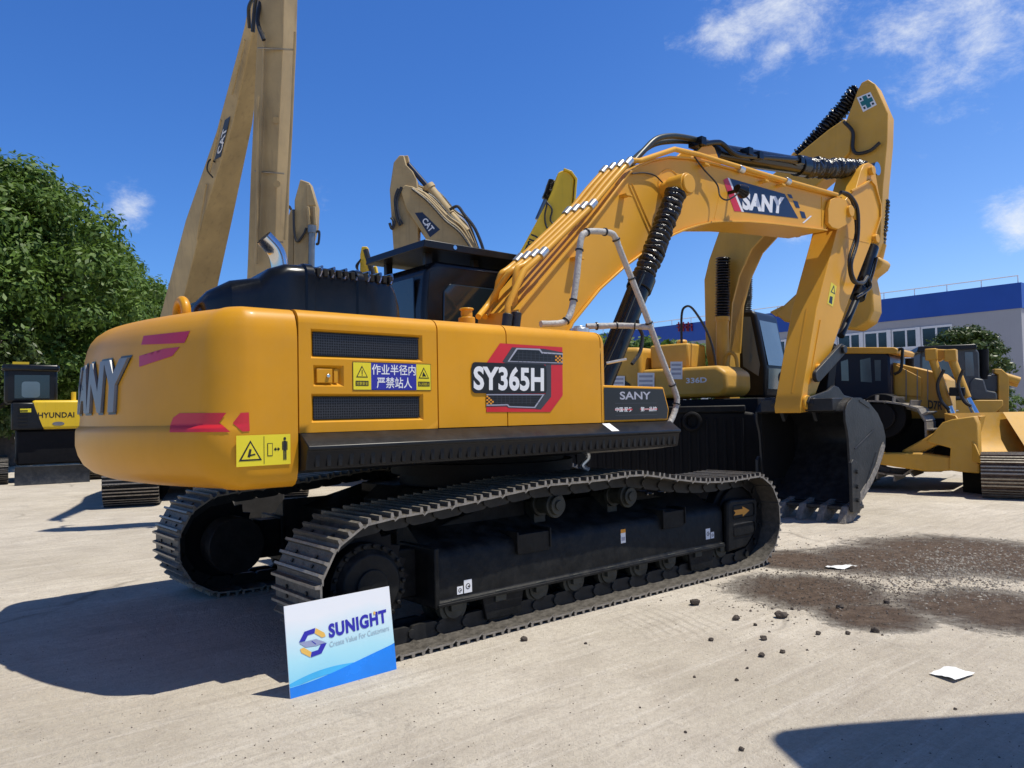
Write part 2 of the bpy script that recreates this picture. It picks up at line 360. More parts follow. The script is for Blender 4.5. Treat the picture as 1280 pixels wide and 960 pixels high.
    for (u, v, rad, ex) in ((1010,738,1.15,1),(1110,700,1.5,1),(1200,690,1.9,1),(1270,700,1.9,1),(1000,700,1.0,1),(1240,760,1.2,1),(1090,770,.75,1)):
        g = at(u, v, 'z', 0)
        d = n.new('ShaderNodeVectorMath'); d.operation = 'DISTANCE'; l.new(P, d.inputs[0]); d.inputs[1].default_value = g
        f = MR(d.outputs['Value'], rad, rad*.15, 0, 1, True)
        soil = f if soil is None else MA('MAXIMUM', soil, f)
    sn = MA('ADD', MA('MULTIPLY', soil, .62), MA('MULTIPLY', NZ(2.2, 12, .85, dist=1.2), .95))
    sn = MA('ADD', sn, MA('MULTIPLY', NZ(16, 8, .85), .36)); sf = MR(sn, .90, 1.22, 0, 1, True)
    sc = MX(MR(NZ(9, 8, .75), .38, .66), (.080,.050,.032), (.19,.135,.095))
    sc = MX(MR(NZ(3.0, 8, .75), .60, .70, 0, .6), sc, (.30,.26,.21))
    c = MX(MA('MULTIPLY', sf, .98), c, sc)
    # joints of the concrete slabs
    sp = n.new('ShaderNodeSeparateXYZ'); l.new(P, sp.inputs[0])
    for k, per, off in ((0, 5.2, 1.3), (1, 4.6, .4)):
        a = MA('PINGPONG', MA('ADD', sp.outputs[k], off+MAJ), per/2)
        c = MX(MR(MA('ADD', a, MA('MULTIPLY', NZ(6, 4), .02)), .020, .006, 0, .16), c, (.17,.15,.13))
    l.new(c, b.inputs['Base Color'])
    h = MA('ADD', MA('MULTIPLY', NZ(18, 8, .7), .5), MA('MULTIPLY', NZ(1.5, 5), 1.5)); h = MA('ADD', h, MA('MULTIPLY', MA('MULTIPLY', NZ(10, 9, .75), sf), 3.0))
    h = MA('ADD', h, MA('MULTIPLY', NZ(70,4,.7), .45)); h = MA('ADD', h, MA('MULTIPLY', print_, -.5))
    bp = n.new('ShaderNodeBump'); bp.inputs['Strength'].default_value = .8; bp.inputs['Distance'].default_value = .035; l.new(h, bp.inputs['Height']); l.new(bp.outputs[0], b.inputs['Normal'])
    mb = MB(); mb.add([(-900,-900,0),(1100,-900,0),(1100,1200,0),(-900,1200,0)], [(0,1,2,3)])
    o = mb.build('ground', m, recalc=False); tag(o, 'dusty pale concrete yard with drag marks and spilled soil', kind='structure')
MAJ = 1000.
ground()

# ================================================================== MAIN EXCAVATOR
EX = empty('excavator', (0,0,0), 0, 'big new yellow crawler excavator filling the photo, red and black number decal on its side', 'excavator')
YS = -1.494
# ---- counterweight
RW = 3.385
def cw_plan():
    r = .28; cy = -1.494+r; cx = -math.sqrt((RW-r)**2-cy*cy); pts = []
    for k in range(5): pts.append(((-2.562+(cx+2.562)*k/5, YS), (0,-1)))
    a1 = math.atan2(cy, cx)            # direction of centre
    a1 = a1 if a1 > 0 else a1+2*math.pi
    a0 = 1.5*math.pi
    for k in range(11):
        a = a0+(a1-a0)*k/10; pts.append(((cx+r*math.cos(a), cy+r*math.sin(a)), (math.cos(a), math.sin(a))))
    for k in range(1, 41):
        a = a1+(2*math.pi-a1-a1)*k/40 if False else a1+((2*math.pi-a1)-a1)*k/40
        pts.append(((RW*math.cos(a), RW*math.sin(a)), (math.cos(a), math.sin(a))))
    for k in range(1, 11):
        b1 = 2*math.pi-a1; b0 = .5*math.pi; a = b1+(b0-b1)*k/10
        pts.append(((cx+r*math.cos(a), -cy+r*math.sin(a)), (math.cos(a), math.sin(a))))
    for k in range(4, -1, -1): pts.append(((-2.562+(cx+2.562)*k/5, -YS), (0,1)))
    return pts
LV = [(1.13,.14,.34),(1.135,.08,.25),(1.15,.045,.18),(1.18,.018,.11),(1.23,.004,.055),(1.30,0,.018),(1.37,0,0),(1.47,0,0),(1.495,0,.006),(1.515,0,.028),(1.6,0,.035),(1.8,0,.045),(2.0,0,.065),(2.07,.004,.08),(2.12,.016,.10),(2.16,.034,.13),(2.19,.062,.17),(2.203,.10,.22),(2.207,.16,.30)]
def rear_inset(z):
    for a, b in zip(LV, LV[1:]):
        if a[0] <= z <= b[0]: t = (z-a[0])/(b[0]-a[0]); return a[2]*(1-t)+b[2]*t
    return 0
pl = cw_plan(); mb = MB(); N = len(pl); vs = []
for z, si, ri in LV:
    for (p, q) in pl:
        w = max(0, -q[0]); i = si*(1-w)+ri*w
        vs.append((min(p[0]-q[0]*i, -2.562), p[1]-q[1]*i, z))
fs = [(j*N+k, j*N+k+1, (j+1)*N+k+1, (j+1)*N+k) for j in range(len(LV)-1) for k in range(N-1)]
fs += [list(range(N)), list(range((len(LV)-1)*N, len(LV)*N))]
fs += [[j*N for j in range(len(LV))] + [j*N+N-1 for j in range(len(LV)-1, -1, -1)]]
mb.add(vs, fs)
CW = mb.build('counterweight', 'yel', EX, angle=40)
bvh = BVHTree.FromPolygons([tuple(v) for v in mb.v], mb.f)
def project(mb2, poly, mt=0, off=.003, cuts=12):
    bm = bmesh.new(); f = bm.faces.new([bm.verts.new((u, v, 0)) for u, v in poly])
    bmesh.ops.triangulate(bm, faces=bm.faces)
    bmesh.ops.subdivide_edges(bm, edges=bm.edges, cuts=cuts, use_grid_fill=True)
    bmesh.ops.triangulate(bm, faces=bm.faces)
    bm.verts.index_update(); V = []
    for w in bm.verts:
        d = ray(w.co.x, w.co.y).normalized(); loc, nor, i, di = bvh.ray_cast(CP, d)
        if loc is None: loc = CP+d*5; nor = -d
        if nor.dot(d) > 0: nor = -nor
        V.append(loc+nor*off)
    F = [[w.index for w in f.verts] for f in bm.faces]; bm.free(); mb2.add(V, F, mt)
mb = MB(); project(mb, [(212.5,540.5),(213,532),(217,522),(225,516.5),(283,516),(274,528),(288,540)]); project(mb, [(311,515.5),(312,539),(303,539.5),(291,529),(301,516)])
mb.build('reflector_strip', 'red', CW, recalc=False)['label'] = 'red reflective arrow strip wrapped round the corner'
mb = MB(); project(mb, [(180,420),(238,413.7),(231,428.7),(205,430),(177,431)]); project(mb, [(174.5,445),(196,443),(205,436),(225,433.7),(216,445),(174.5,458.7)])
mb.build('stripe_decal', 'crim', CW, recalc=False)
# raised letters on the rear
def rearfn(a, b, t=1):
    y = .63-1.27*a; z = 1.60+.345*b; r = RW-.047+.004+(.022 if t else -.01); r2 = RW-rear_inset(z)+(.022 if t else -.012)
    return Vector((-math.sqrt(r2*r2-y*y), y, z))
def rearfn_b(a, b, t=1):
    y = .655-1.32*a; z = 1.585+.375*b; r2 = RW-rear_inset(z)+.006
    return Vector((-math.sqrt(r2*r2-y*y), y, z))
mb = MB(); qtext(mb, 'SANY', None, 0, .045, 1.06, .03, rearfn); mb.build('raised_lettering', 'silver', CW, angle=25)
mb = MB(); qtext(mb, 'SANY', None, 0, .075, 1.02, 0, rearfn_b); mb.build('letter_backing', 'ink', CW, recalc=False)
# warning sticker on the side
def warn_sticker(x0, x1, z0, z1, y, parent, name='warning_sticker', two=True):
    mb = MB(); mb.add(rect_q(x0,x1,z0,z1,y), [(0,1,2,3)], 0); w = x1-x0; h = z1-z0; e = .0015
    mid = x0+w*(.5 if two else 1)
    cx = x0+(mid-x0)*.5; s = min(mid-x0, h)*.4; cz = z0+h*.47
    poly3(mb, [(cx-s*1.05,y-e,cz-s*.8),(cx+s*1.05,y-e,cz-s*.8),(cx,y-e,cz+s)], 1)
    poly3(mb, [(cx-s*.8,y-2*e,cz-s*.66),(cx+s*.8,y-2*e,cz-s*.66),(cx,y-2*e,cz+s*.75)], 0)
    poly3(mb, [(cx-s*.28,y-3*e,cz-s*.45),(cx-s*.05,y-3*e,cz-s*.5),(cx+s*.1,y-3*e,cz+s*.2),(cx-s*.1,y-3*e,cz+s*.25)], 1)
    poly3(mb, [(cx-s*.05,y-3*e,cz-s*.4),(cx+s*.45,y-3*e,cz-s*.3),(cx+s*.4,y-3*e,cz-s*.18),(cx-s*.02,y-3*e,cz-s*.26)], 1)
    if two:
        mb.add(rect_q(mid-.0015,mid+.0015,z0+h*.05,z1-h*.05,y-e), [(0,1,2,3)], 1)
        a = mid+w*.06; mb.add(rect_q(a,a+w*.10,z0+h*.3,z0+h*.72,y-e), [(0,1,2,3)], 1); mb.add(rect_q(a+.004,a+w*.10-.004,z0+h*.3+.004,z0+h*.72-.004,y-2*e), [(0,1,2,3)], 0)
        b = a+w*.12; mb.add(rect_q(b+.008,b+w*.11,z0+h*.50,z0+h*.53,y-e), [(0,1,2,3)], 1)
        poly3(mb, [(b,y-e,z0+h*.515),(b+.014,y-e,z0+h*.45),(b+.014,y-e,z0+h*.58)], 1); poly3(mb, [(b+w*.12,y-e,z0+h*.515),(b+w*.12-.014,y-e,z0+h*.58),(b+w*.12-.014,y-e,z0+h*.45)], 1)
        p = x0+w*.89; sx = w*.03
        for (aa,bb,cc,dd) in ((-1,1,.45,.78),(-1,-.15,.15,.45),(.15,1,.15,.45),(-1.7,-1.15,.48,.76),(1.15,1.7,.48,.76)):
            mb.add(rect_q(p+aa*sx,p+bb*sx,z0+h*cc,z0+h*dd,y-e), [(0,1,2,3)], 1)
        mb.add([(p+math.cos(k*.785)*sx*.9,y-e,z0+h*.85+math.sin(k*.785)*h*.055) for k in range(8)], [list(range(8))], 1)
    else:
        mb.add(rect_q(x0+w*.12,x1-w*.12,z0+h*.06,z0+h*.2,y-e), [(0,1,2,3)], 1)
    return mb.build(name, ['sticky','ink'], parent, recalc=False)
warn_sticker(-2.935, -2.612, 1.275, 1.452, YS-.004, CW)
mb = MB(); ring = [(-2.93+.0, -.95+.0, 2.26)]
c0 = at(227, 380, 'y', -.75); n_ = 24
c0.z -= .065
pts = [(c0.x, c0.y+.085*math.cos(2*math.pi*k/n_), c0.z+.085*math.sin(2*math.pi*k/n_)) for k in range(n_+1)]
mb.tube(pts, .032, 10); mb.box(c0.x-.04, c0.x+.04, c0.y-.13, c0.y+.13, c0.z-.14, c0.z-.06); mb.build('lifting_eye', 'yel', EX, bevel=.008)

# ---- side panels
def panel(name, x0, x1, z0, z1, holes, y, parent, mt='yel', r=.085, depth=.028, side=-1, fr=.0):
    """outer skin in the xz plane with recessed openings and a rounded top edge; side -1 faces -y"""
    mb = MB()
    xs = sorted({x0, x1} | {h[0] for h in holes} | {h[1] for h in holes}); zf = z1-r
    zs = sorted({z0, zf} | {h[2] for h in holes} | {h[3] for h in holes})
    def inh(x, z): return any(h[0] < x < h[1] and h[2] < z < h[3] for h in holes)
    for a, b in zip(xs, xs[1:]):
        for c, d in zip(zs, zs[1:]):
            if not inh((a+b)/2, (c+d)/2): mb.add([(a,y,c),(b,y,c),(b,y,d),(a,y,d)], [(0,1,2,3)])
    for (a, b, c, d) in holes:
        e = .020; Y = y-side*depth
        o = [(a,y,c),(b,y,c),(b,y,d),(a,y,d)]; i = [(a+e,Y,c+e),(b-e,Y,c+e),(b-e,Y,d-e),(a+e,Y,d-e)]
        mb.add(o+i, [(0,1,5,4),(1,2,6,5),(2,3,7,6),(3,0,4,7),(4,5,6,7)])
    K = 8; prof = [(y-side*(r-r*math.cos(R_(90*k/K))), zf+r*math.sin(R_(90*k/K))) for k in range(K+1)] + [(y-side*.55, z1+.01)]
    for (p, q) in zip(prof, prof[1:]): mb.add([(x0,p[0],p[1]),(x1,p[0],p[1]),(x1,q[0],q[1]),(x0,q[0],q[1])], [(0,1,2,3)])
    full = [(y, z0)] + prof
    for x in (x0, x1):      # returned edges
        for p, q in zip(full, full[1:]):
            mb.add([(x,p[0],p[1]),(x,q[0],q[1]),(x,q[0]-side*(.03 if q is not prof[-1] else 0),q[1]-.03),(x,p[0]-side*.03,max(p[1]-.03,z0))], [(0,1,2,3)])
    return mb.build(name, mt, parent, angle=50, doub=True, bevel=.007 if False else 0)
H1 = (-2.475,-1.665,1.905,2.085); H2 = (-2.475,-1.665,1.515,1.690)
d1 = panel('engine_door', -2.553, -1.549, 1.455, 2.205, [H1, H2, (-2.46,-2.255,1.735,1.865)], YS, EX)
d2 = panel('pump_door', -1.539, -.932, 1.458, 2.205, [], YS, EX)
d3 = panel('front_side_door', -.922, .075, 1.458, 2.205, [], YS, EX)
# rounded front end of the last panel
mb = MB(); K = 8; r = .085
sec = [(YS, 1.458)] + [(YS+(r-r*math.cos(R_(90*k/K))), 2.12+r*math.sin(R_(90*k/K))) for k in range(K+1)] + [(-.9, 2.215)]
rows = []
for k in range(7):
    a = R_(90*k/6); rows.append([(.083+.075*math.sin(a), p[0]+.075*(1-math.cos(a))*.8, p[1]-(.09*(1-math.cos(a)) if p[1] > 1.6 else 0)) for p in sec])
m_ = len(sec)
mb.add([q for rw in rows for q in rw], [(j*m_+i, j*m_+i+1, (j+1)*m_+i+1, (j+1)*m_+i) for j in range(6) for i in range(m_-1)])
mb.add([rows[-1][0], rows[-1][-2], rows[-1][-1], (rows[-1][0][0], -.9, 1.458)], [(0,1,2,3)])
mb.build('front_corner_panel', 'yel', EX, angle=50)
# dark backing behind seams, upper deck and inner body
mb = MB(); mb.box(-2.6,.10,-1.455,1.455,1.40,2.10); mb.box(-2.6,.93,-1.40,1.40,1.22,1.40); mb.box(.9,1.3,-.6,1.40,1.22,1.40); mb.box(-2.6,-1.5,-1.3,1.3,2.1,2.19)
mb.build('upper_frame', 'dull', EX)
for H in (H1, H2):
    mb = MB(); mb.rbox(H[0]+.022,H[1]-.022,YS+.018,YS+.024,H[2]+.022,H[3]-.022,.012); g = mb.build('grille', 'grille', d1)
    mb = MB()
    for (a,b,c,d) in ((H[0]+.02,H[1]-.02,H[2]+.018,H[2]+.024),(H[0]+.02,H[1]-.02,H[3]-.024,H[3]-.018)): mb.box(a,b,YS+.012,YS+.02,c,d)
    mb.build('grille_rim', 'black', g)
mb = MB(); mb.box(-2.435,-2.33,YS+.004,YS+.024,1.757,1.843,0); mb.cyl((-2.362,YS+.002,1.80),(-2.362,YS-.008,1.80),.012,seg=14,mt=1)
mb.box(-2.318,-2.29,YS+.010,YS+.026,1.757,1.843,0); mb.build('door_latch', ['yel','chrome'], d1, bevel=.003)
# blue and yellow sign
mb = MB(); y = YS-.003; xa, xb, za, zb = -2.195, -1.602, 1.712, 1.892
mb.add(rect_q(xa,xb,za,zb,y), [(0,1,2,3)], 2)
xl, xr = xa+.131, xb-.118
mb.add(rect_q(xa+.004,xl,za+.004,zb-.004,y-.001), [(0,1,2,3)], 0); mb.add(rect_q(xr,xb-.004,za+.004,zb-.004,y-.001), [(0,1,2,3)], 0); mb.add(rect_q(xl,xr,za+.004,zb-.004,y-.001), [(0,1,2,3)], 1)
qtext(mb, '作业半径内', rect_q(xl+.006,xr-.006,za+.100,zb-.012,y-.002), 3, .012)
qtext(mb, '严禁站人', rect_q(xl+.040,xr-.036,za+.014,za+.086,y-.002), 3, .012)
for cx, ex in (((xa+xl)/2, 1), ((xr+xb)/2, 0)):
    s = .042; cz = za+.115
    poly3(mb, [(cx-s,y-.002,cz-s*.8),(cx+s,y-.002,cz-s*.8),(cx,y-.002,cz+s)], 2); poly3(mb, [(cx-s*.78,y-.003,cz-s*.66),(cx+s*.78,y-.003,cz-s*.66),(cx,y-.003,cz+s*.7)], 0)
    if ex: mb.add(rect_q(cx-.003,cx+.003,cz-.012,cz+.014,y-.004), [(0,1,2,3)], 2); mb.add(rect_q(cx-.003,cx+.003,cz-.022,cz-.016,y-.004), [(0,1,2,3)], 2)
    else: poly3(mb, [(cx-.014,y-.004,cz-.02),(cx+.018,y-.004,cz-.02),(cx+.004,y-.004,cz),(cx-.006,y-.004,cz+.012)], 2)
    mb.add(rect_q(cx-s*1.1,cx+s*1.1,za+.028,za+.060,y-.002), [(0,1,2,3)], 2)
    qtext(mb, '注意安全' if ex else '当心机械伤人', rect_q(cx-s*1.0,cx+s*1.0,za+.033,za+.055,y-.003), 0, .0)
mb.build('safety_sign', ['sticky','blue','ink','white'], d1, recalc=False)
# number decal
def decal_px(mb, pts, y, mt): poly3(mb, pxp(pts, y), mt)
mb = MB(); y = YS-.003
decal_px(mb, [(608,454),(625,429),(703,434),(703.4,494),(688,515),(608,515)], y, 0)
decal_px(mb, [(682,454),(689,454.5),(689,496),(676,512),(668,511),(682,493)], y-.001, 1)
decal_px(mb, [(628,452),(640,434),(680,436),(703.4,440.5),(703.4,456),(634,455)], y-.001, 1)
decal_px(mb, [(634.5,452),(645.5,435),(675,436),(678,440),(703.4,441.7),(703.4,454.4)], y-.002, 4)
decal_px(mb, [(637,451),(647,436.8),(674,437.8),(677,441.8),(703,443.3),(703,453)], y-.003, 2)
decal_px(mb, [(608,491.5),(682,492.6),(670,511),(636,510),(633,508),(608,508.5)], y-.001, 1)
decal_px(mb, [(608,492.6),(680.7,492.6),(669,510),(636,509),(634,506.6),(608,507.3)], y-.002, 4)
decal_px(mb, [(608,494),(678,494),(668,508.4),(637,507.4),(635,505),(608,505.5)], y-.003, 2)
for i in range(10):      # fine mesh lines inside the dark panels
    u = 648+i*5.2; decal_px(mb, [(u,438.5+i*.4),(u+.5,438.5+i*.4),(u+.5,452.5),(u,452.5)], y-.0035, 1)
    u = 616+i*5.2; decal_px(mb, [(u,494.6),(u+.5,494.6),(u+.5,505),(u,505)], y-.0035, 1)
for i in range(3):
    decal_px(mb, [(645,441.5+i*3.7),(703,444.5+i*3.2),(703,444.9+i*3.2),(645,441.9+i*3.7)], y-.0035, 1); decal_px(mb, [(608,496.5+i*3.2),(674,496.5+i*3.2),(674,496.9+i*3.2),(608,496.9+i*3.2)], y-.0035, 1)
for (u0, v0, nx, nz) in ((694,444.5,4,4),(608,494.5,4,5)):
    for i in range(nx):
        for j in range(nz):
            if (i+j) % 2 == 0 and not (u0 < 650 and i > j): 
                a = u0+i*2.3; b = v0+j*2.2; decal_px(mb, [(a,b+2.2),(a+2.3,b+2.2),(a+2.3,b),(a,b)], y-.004, 5)
bl_ = at(590.5,491.5,'y',0); q = [at(590,u,'y',y-.004) for u in (0,)]
A_ = at(589.5,491.5,'y',y); B_ = at(682.5,455,'y',y)
mb.add([(p[0],y-.0045,p[1]) for p in rrect(A_.x,B_.x,A_.z,B_.z-.005,.035)], [list(range(20))], 2)
qtext(mb, 'SY365H', [at(592,487.5,'y',y-.0055),at(680,489.3,'y',y-.0055),at(680,459.5,'y',y-.0055),at(592,457,'y',y-.0055)], 3, .035, 1.02)
mb.build('number_decal', ['red','dkg','ink','white','greyp','orange'], d2, recalc=False)
# toolbox in front
mb = MB(); tb = [(.09,1.458),(.935,1.458),(.955,1.56),(.885,1.755),(.09,1.765)]
mb.prism(tb, YS-.0, -.75); TB = mb.build('tool_box', 'yel', EX, bevel=.012)
mb = MB(); yb = YS-.003
fp = [(.108,1.476),(.918,1.476),(.935,1.555),(.870,1.735),(.108,1.745)]
mb.add([(p[0],yb,p[1]) for p in fp], [list(range(5))], 0)
qtext(mb, 'SANY', rect_q(.30,.70,1.645,1.712,yb-.001), 1, .02)
for z in (1.612, 1.512): mb.add(rect_q(.24,.78,z,z+.004,yb-.001), [(0,1,2,3)], 2)
qtext(mb, '中国·服务', rect_q(.24,.45,1.542,1.582,yb-.002), 3, .015); qtext(mb, '第一品牌', rect_q(.56,.775,1.542,1.582,yb-.002), 3, .015)
mb.add(rect_q(.235,.455,1.555,1.567,yb-.001), [(0,1,2,3)], 4); mb.add(rect_q(.555,.785,1.555,1.567,yb-.001), [(0,1,2,3)], 4)
mb.build('tool_box_decal', ['ink','greyp','dkg','white','red'], TB, recalc=False)
# skirt beam with ribs
mb = MB(); mb.prism([(-1.47,1.452),(-1.505,1.452),(-1.615,1.375),(-1.615,1.355),(-1.60,1.35),(-1.575,1.235),(-1.30,1.20),(-1.30,1.44)], -2.553, .96, ax='x')
for k in range(46): x = -2.5+k*.075; mb.box(x, x+.03, -1.594, -1.57, 1.25, 1.345)
SK = mb.build('side_skirt', 'black', EX, bevel=.006)
mb = MB(); a = [(.06,-1.512,1.4505),(.15,-1.512,1.4505),(.17,-1.60,1.3885),(.08,-1.60,1.3885)]; mb.add(a, [(0,1,2,3)]); mb.build('label_plate', 'white', SK, recalc=False)
mb = MB(); mb.prism([(1.47,1.452),(1.505,1.452),(1.60,1.375),(1.575,1.235),(1.30,1.20),(1.30,1.44)], -2.553, 1.6, ax='x'); mb.build('side_skirt', 'black', EX, bevel=.006)
panel('left_side_door', -2.553, -.5, 1.458, 2.205, [], 1.494, EX, side=1)
mb = MB(); mb.box(-2.5,-.45,-1.0,1.0,2.195,2.212); mb.box(-.4,.12,-.95,.3,2.19,2.205); mb.build('hood', 'yel', EX, bevel=.006)
# ---- black engine cover
def loftx(secs, mt=0):   # secs: (x, halfwidth, ztop, zbase, radius)
    mb = MB(); n = None; vs = []
    for (x, w, zt, zb, r) in secs:
        ring = [(-w, zb)] + [(-w+r-r*math.cos(R_(90*k/6)), zt-r+r*math.sin(R_(90*k/6))) for k in range(7)] + [(w-r+r*math.sin(R_(90*k/6)), zt-r+r*math.cos(R_(90*k/6))) for k in range(7)] + [(w, zb)]
        n = len(ring); vs += [(x, a, b) for a, b in ring]
    fs = [(i*n+k, i*n+k+1, (i+1)*n+k+1, (i+1)*n+k) for i in range(len(secs)-1) for k in range(n-1)] + [list(range(n)), list(range((len(secs)-1)*n, len(secs)*n))]
    mb.add(vs, fs, mt); return mb
secs = [(-3.02,.7,2.27,2.2,.04),(-2.93,.95,2.36,2.2,.08),(-2.80,1.08,2.425,2.2,.12),(-2.62,1.12,2.455,2.2,.12),(-2.56,1.15,2.51,2.2,.10),(-2.46,1.17,2.545,2.2,.09),(-2.35,1.17,2.55,2.2,.09),
        (-2.34,1.185,2.56,2.2,.09),(-2.29,1.185,2.56,2.2,.09),(-2.28,1.17,2.55,2.2,.09),(-1.98,1.17,2.545,2.2,.09),(-1.97,1.185,2.555,2.2,.09),(-1.92,1.185,2.555,2.2,.09),(-1.91,1.17,2.545,2.2,.09),(-1.72,1.17,2.53,2.2,.09),(-1.66,1.15,2.49,2.2,.1),(-1.61,1.12,2.40,2.2,.1),(-1.585,1.1,2.22,2.2,.02)]
ecm = loftx(secs)
for v in ecm.v:
    if v.x < -2.4: v.x += .22*(v.y+1.1)*min(1, (-2.4-v.x)/.3)
EC = ecm.build('engine_cover', 'plastic', EX, angle=32)
mb = MB()
for k in range(11):
    x = -2.27+k*.05 + (.05 if k > 5 else 0)
    mb.box(x, x+.030, -1.176, -1.13, 2.475, 2.527)
mb.build('vent_slot', 'gap', EC, bevel=.004)
mb = MB(); 
for k in range(7): x = -2.25+k*.09; mb.tube([(x,-1.172,2.47),(x+.02,-1.165,2.51),(x+.045,-1.12,2.551),(x+.05,-.9,2.556)], .009, 8)
mb.build('vent_rib', 'chrome', EC)
c = at(350,338,'y',-.55); top = at(346,302,'y',-.55)
pts = smooth([(c.x,-.55,2.45),(c.x,-.55,2.62),(c.x-.03,-.55,2.74),(c.x-.12,-.55,2.83)], 5)
mb = MB(); mb.tube(pts, .062, 18, caps=False); mb.tube(pts, .057, 18, caps=False); mb.build('exhaust_pipe', 'chrome', EX)
# ---- deck fittings
mb = MB(); mb.cyl((-.95,-1.05,2.2),(-.95,-1.05,2.30),.065); mb.cyl((-.95,-1.05,2.30),(-.95,-1.05,2.36),.045); mb.cyl((-.95,-1.05,2.355),(-.95,-1.05,2.372),.055); mb.box(-.88,-.6,-1.1,-.9,2.2,2.245)
mb.build('breather_cap', 'yel', EX, bevel=.006)
mb = MB(); mb.cyl((.14,-1.2,2.2),(.14,-1.2,2.26),.085,seg=24); mb.cyl((.14,-1.2,2.26),(.14,-1.2,2.28),.05,seg=20); mb.build('filler_cap', 'zinc', EX, bevel=.004)
# ---- cab
mb = MB(); cabp = [(-.34,1.40),(1.35,1.40),(1.52,1.9),(1.30,2.98),(1.15,3.08),(-.18,3.08),(-.30,2.98),(-.34,2.6)]
mb.prism(cabp, .45, 1.58); CAB = mb.build('cab', 'plastic', EX, bevel=.05, seg=4)
mb = MB(); mb.prism([(-.12,2.12),(.98,2.12),(1.10,2.5),(1.02,2.86),(-.02,2.86),(-.10,2.78)], .435, .452); mb.build('side_window', 'dglass', CAB, bevel=.01)
mb = MB(); mb.prism([(.60,2.2),(1.32,2.2),(1.32,2.92),(.60,2.92)], -.352, -.338, ax='x'); mb.build('rear_window', 'dglass', CAB, bevel=.01)
mb = MB(); mb.add([(1.375,.52,2.65),(1.375,1.40,2.65),(1.50,1.40,2.05),(1.50,.52,2.05)], [(0,1,2,3)]); mb.build('windscreen', 'dglass', CAB)
mb = MB(); g0 = (-.33,.42,1.52)
mb.prism([(-.36,3.185),(1.20,3.175),(1.32,3.10),(1.32,3.135),(1.22,3.25),(-.34,3.265)], .40, 1.52)
for x in (-.2,.4,1.0):
    for y in (.6,1.35): mb.box(x,x+.08,y,y+.06,3.06,3.20)
GD = mb.build('roof_guard', 'black', CAB, bevel=.008)
mb = MB()
for x in (.02, 1.08): mb = MB(); mb.cyl((x,.395,3.225),(x,.405,3.225),.022,seg=12); mb.build('guard_bolt', 'chrome', GD)
# cab mirror, work lights and mount are far side: left out of sight
# ---- centre frame, slew ring
mb = MB(); mb.cyl((0,0,.92),(0,0,1.22),.78,seg=48); mb.cyl((0,0,1.02),(0,0,1.12),.86,seg=64); mb.build('slew_ring', 'dull', EX)
mb = MB(); mb.box(-.85,.85,-.8,.8,.48,.92)
for sx in (-1,1):
    for sy in (-1,1):
        mb.prism([(sx*.45,.50),(sx*1.35,.30),(sx*1.35,.72),(sx*.45,.93)], sy*.62, sy*1.12)
mb.prism([(-.85,.5),(-1.0,.6),(-1.0,.8),(-.85,.92)], -.5, .5); mb.build('centre_frame', 'bframe', EX, bevel=.012)
# ---- tracks
def track_path():
    R = .427; cz = .464; xa, xb = -2.06, 2.118; P = []
    for k in range(60): P.append((xa+(xb-xa)*k/60, cz-R))
    for k in range(24): a = R_(-90+180*k/24); P.append((xb+R*math.cos(a), cz+R*math.sin(a)))
    top = [(2.118,.885),(1.9,.868),(1.62,.868),(1.3,.885),(.99,.925),(.75,.962),(.5,1.003),(.25,1.012),(.0,1.0),(-.35,1.0),(-.65,1.003),(-.95,.975),(-1.3,.945),(-1.65,.915),(-1.9,.90),(-2.06,.891)]
    P += [tuple(p[:2]) for p in smooth([(a,b,0) for a,b in top], 6)]
    for k in range(1, 24): a = R_(90+180*k/24); P.append((xa+R*math.cos(a), cz+R*math.sin(a)))
    return [Vector(p) for p in P]
TP = track_path(); L = [0]
for i in range(len(TP)): L.append(L[-1]+(TP[(i+1)%len(TP)]-TP[i]).length)
NS = 50; pitch = L[-1]/NS
def tp(s):
    s %= L[-1]
    for i in range(len(TP)):
        if L[i+1] >= s: t = (s-L[i])/(L[i+1]-L[i]); return TP[i].lerp(TP[(i+1)%len(TP)], t)
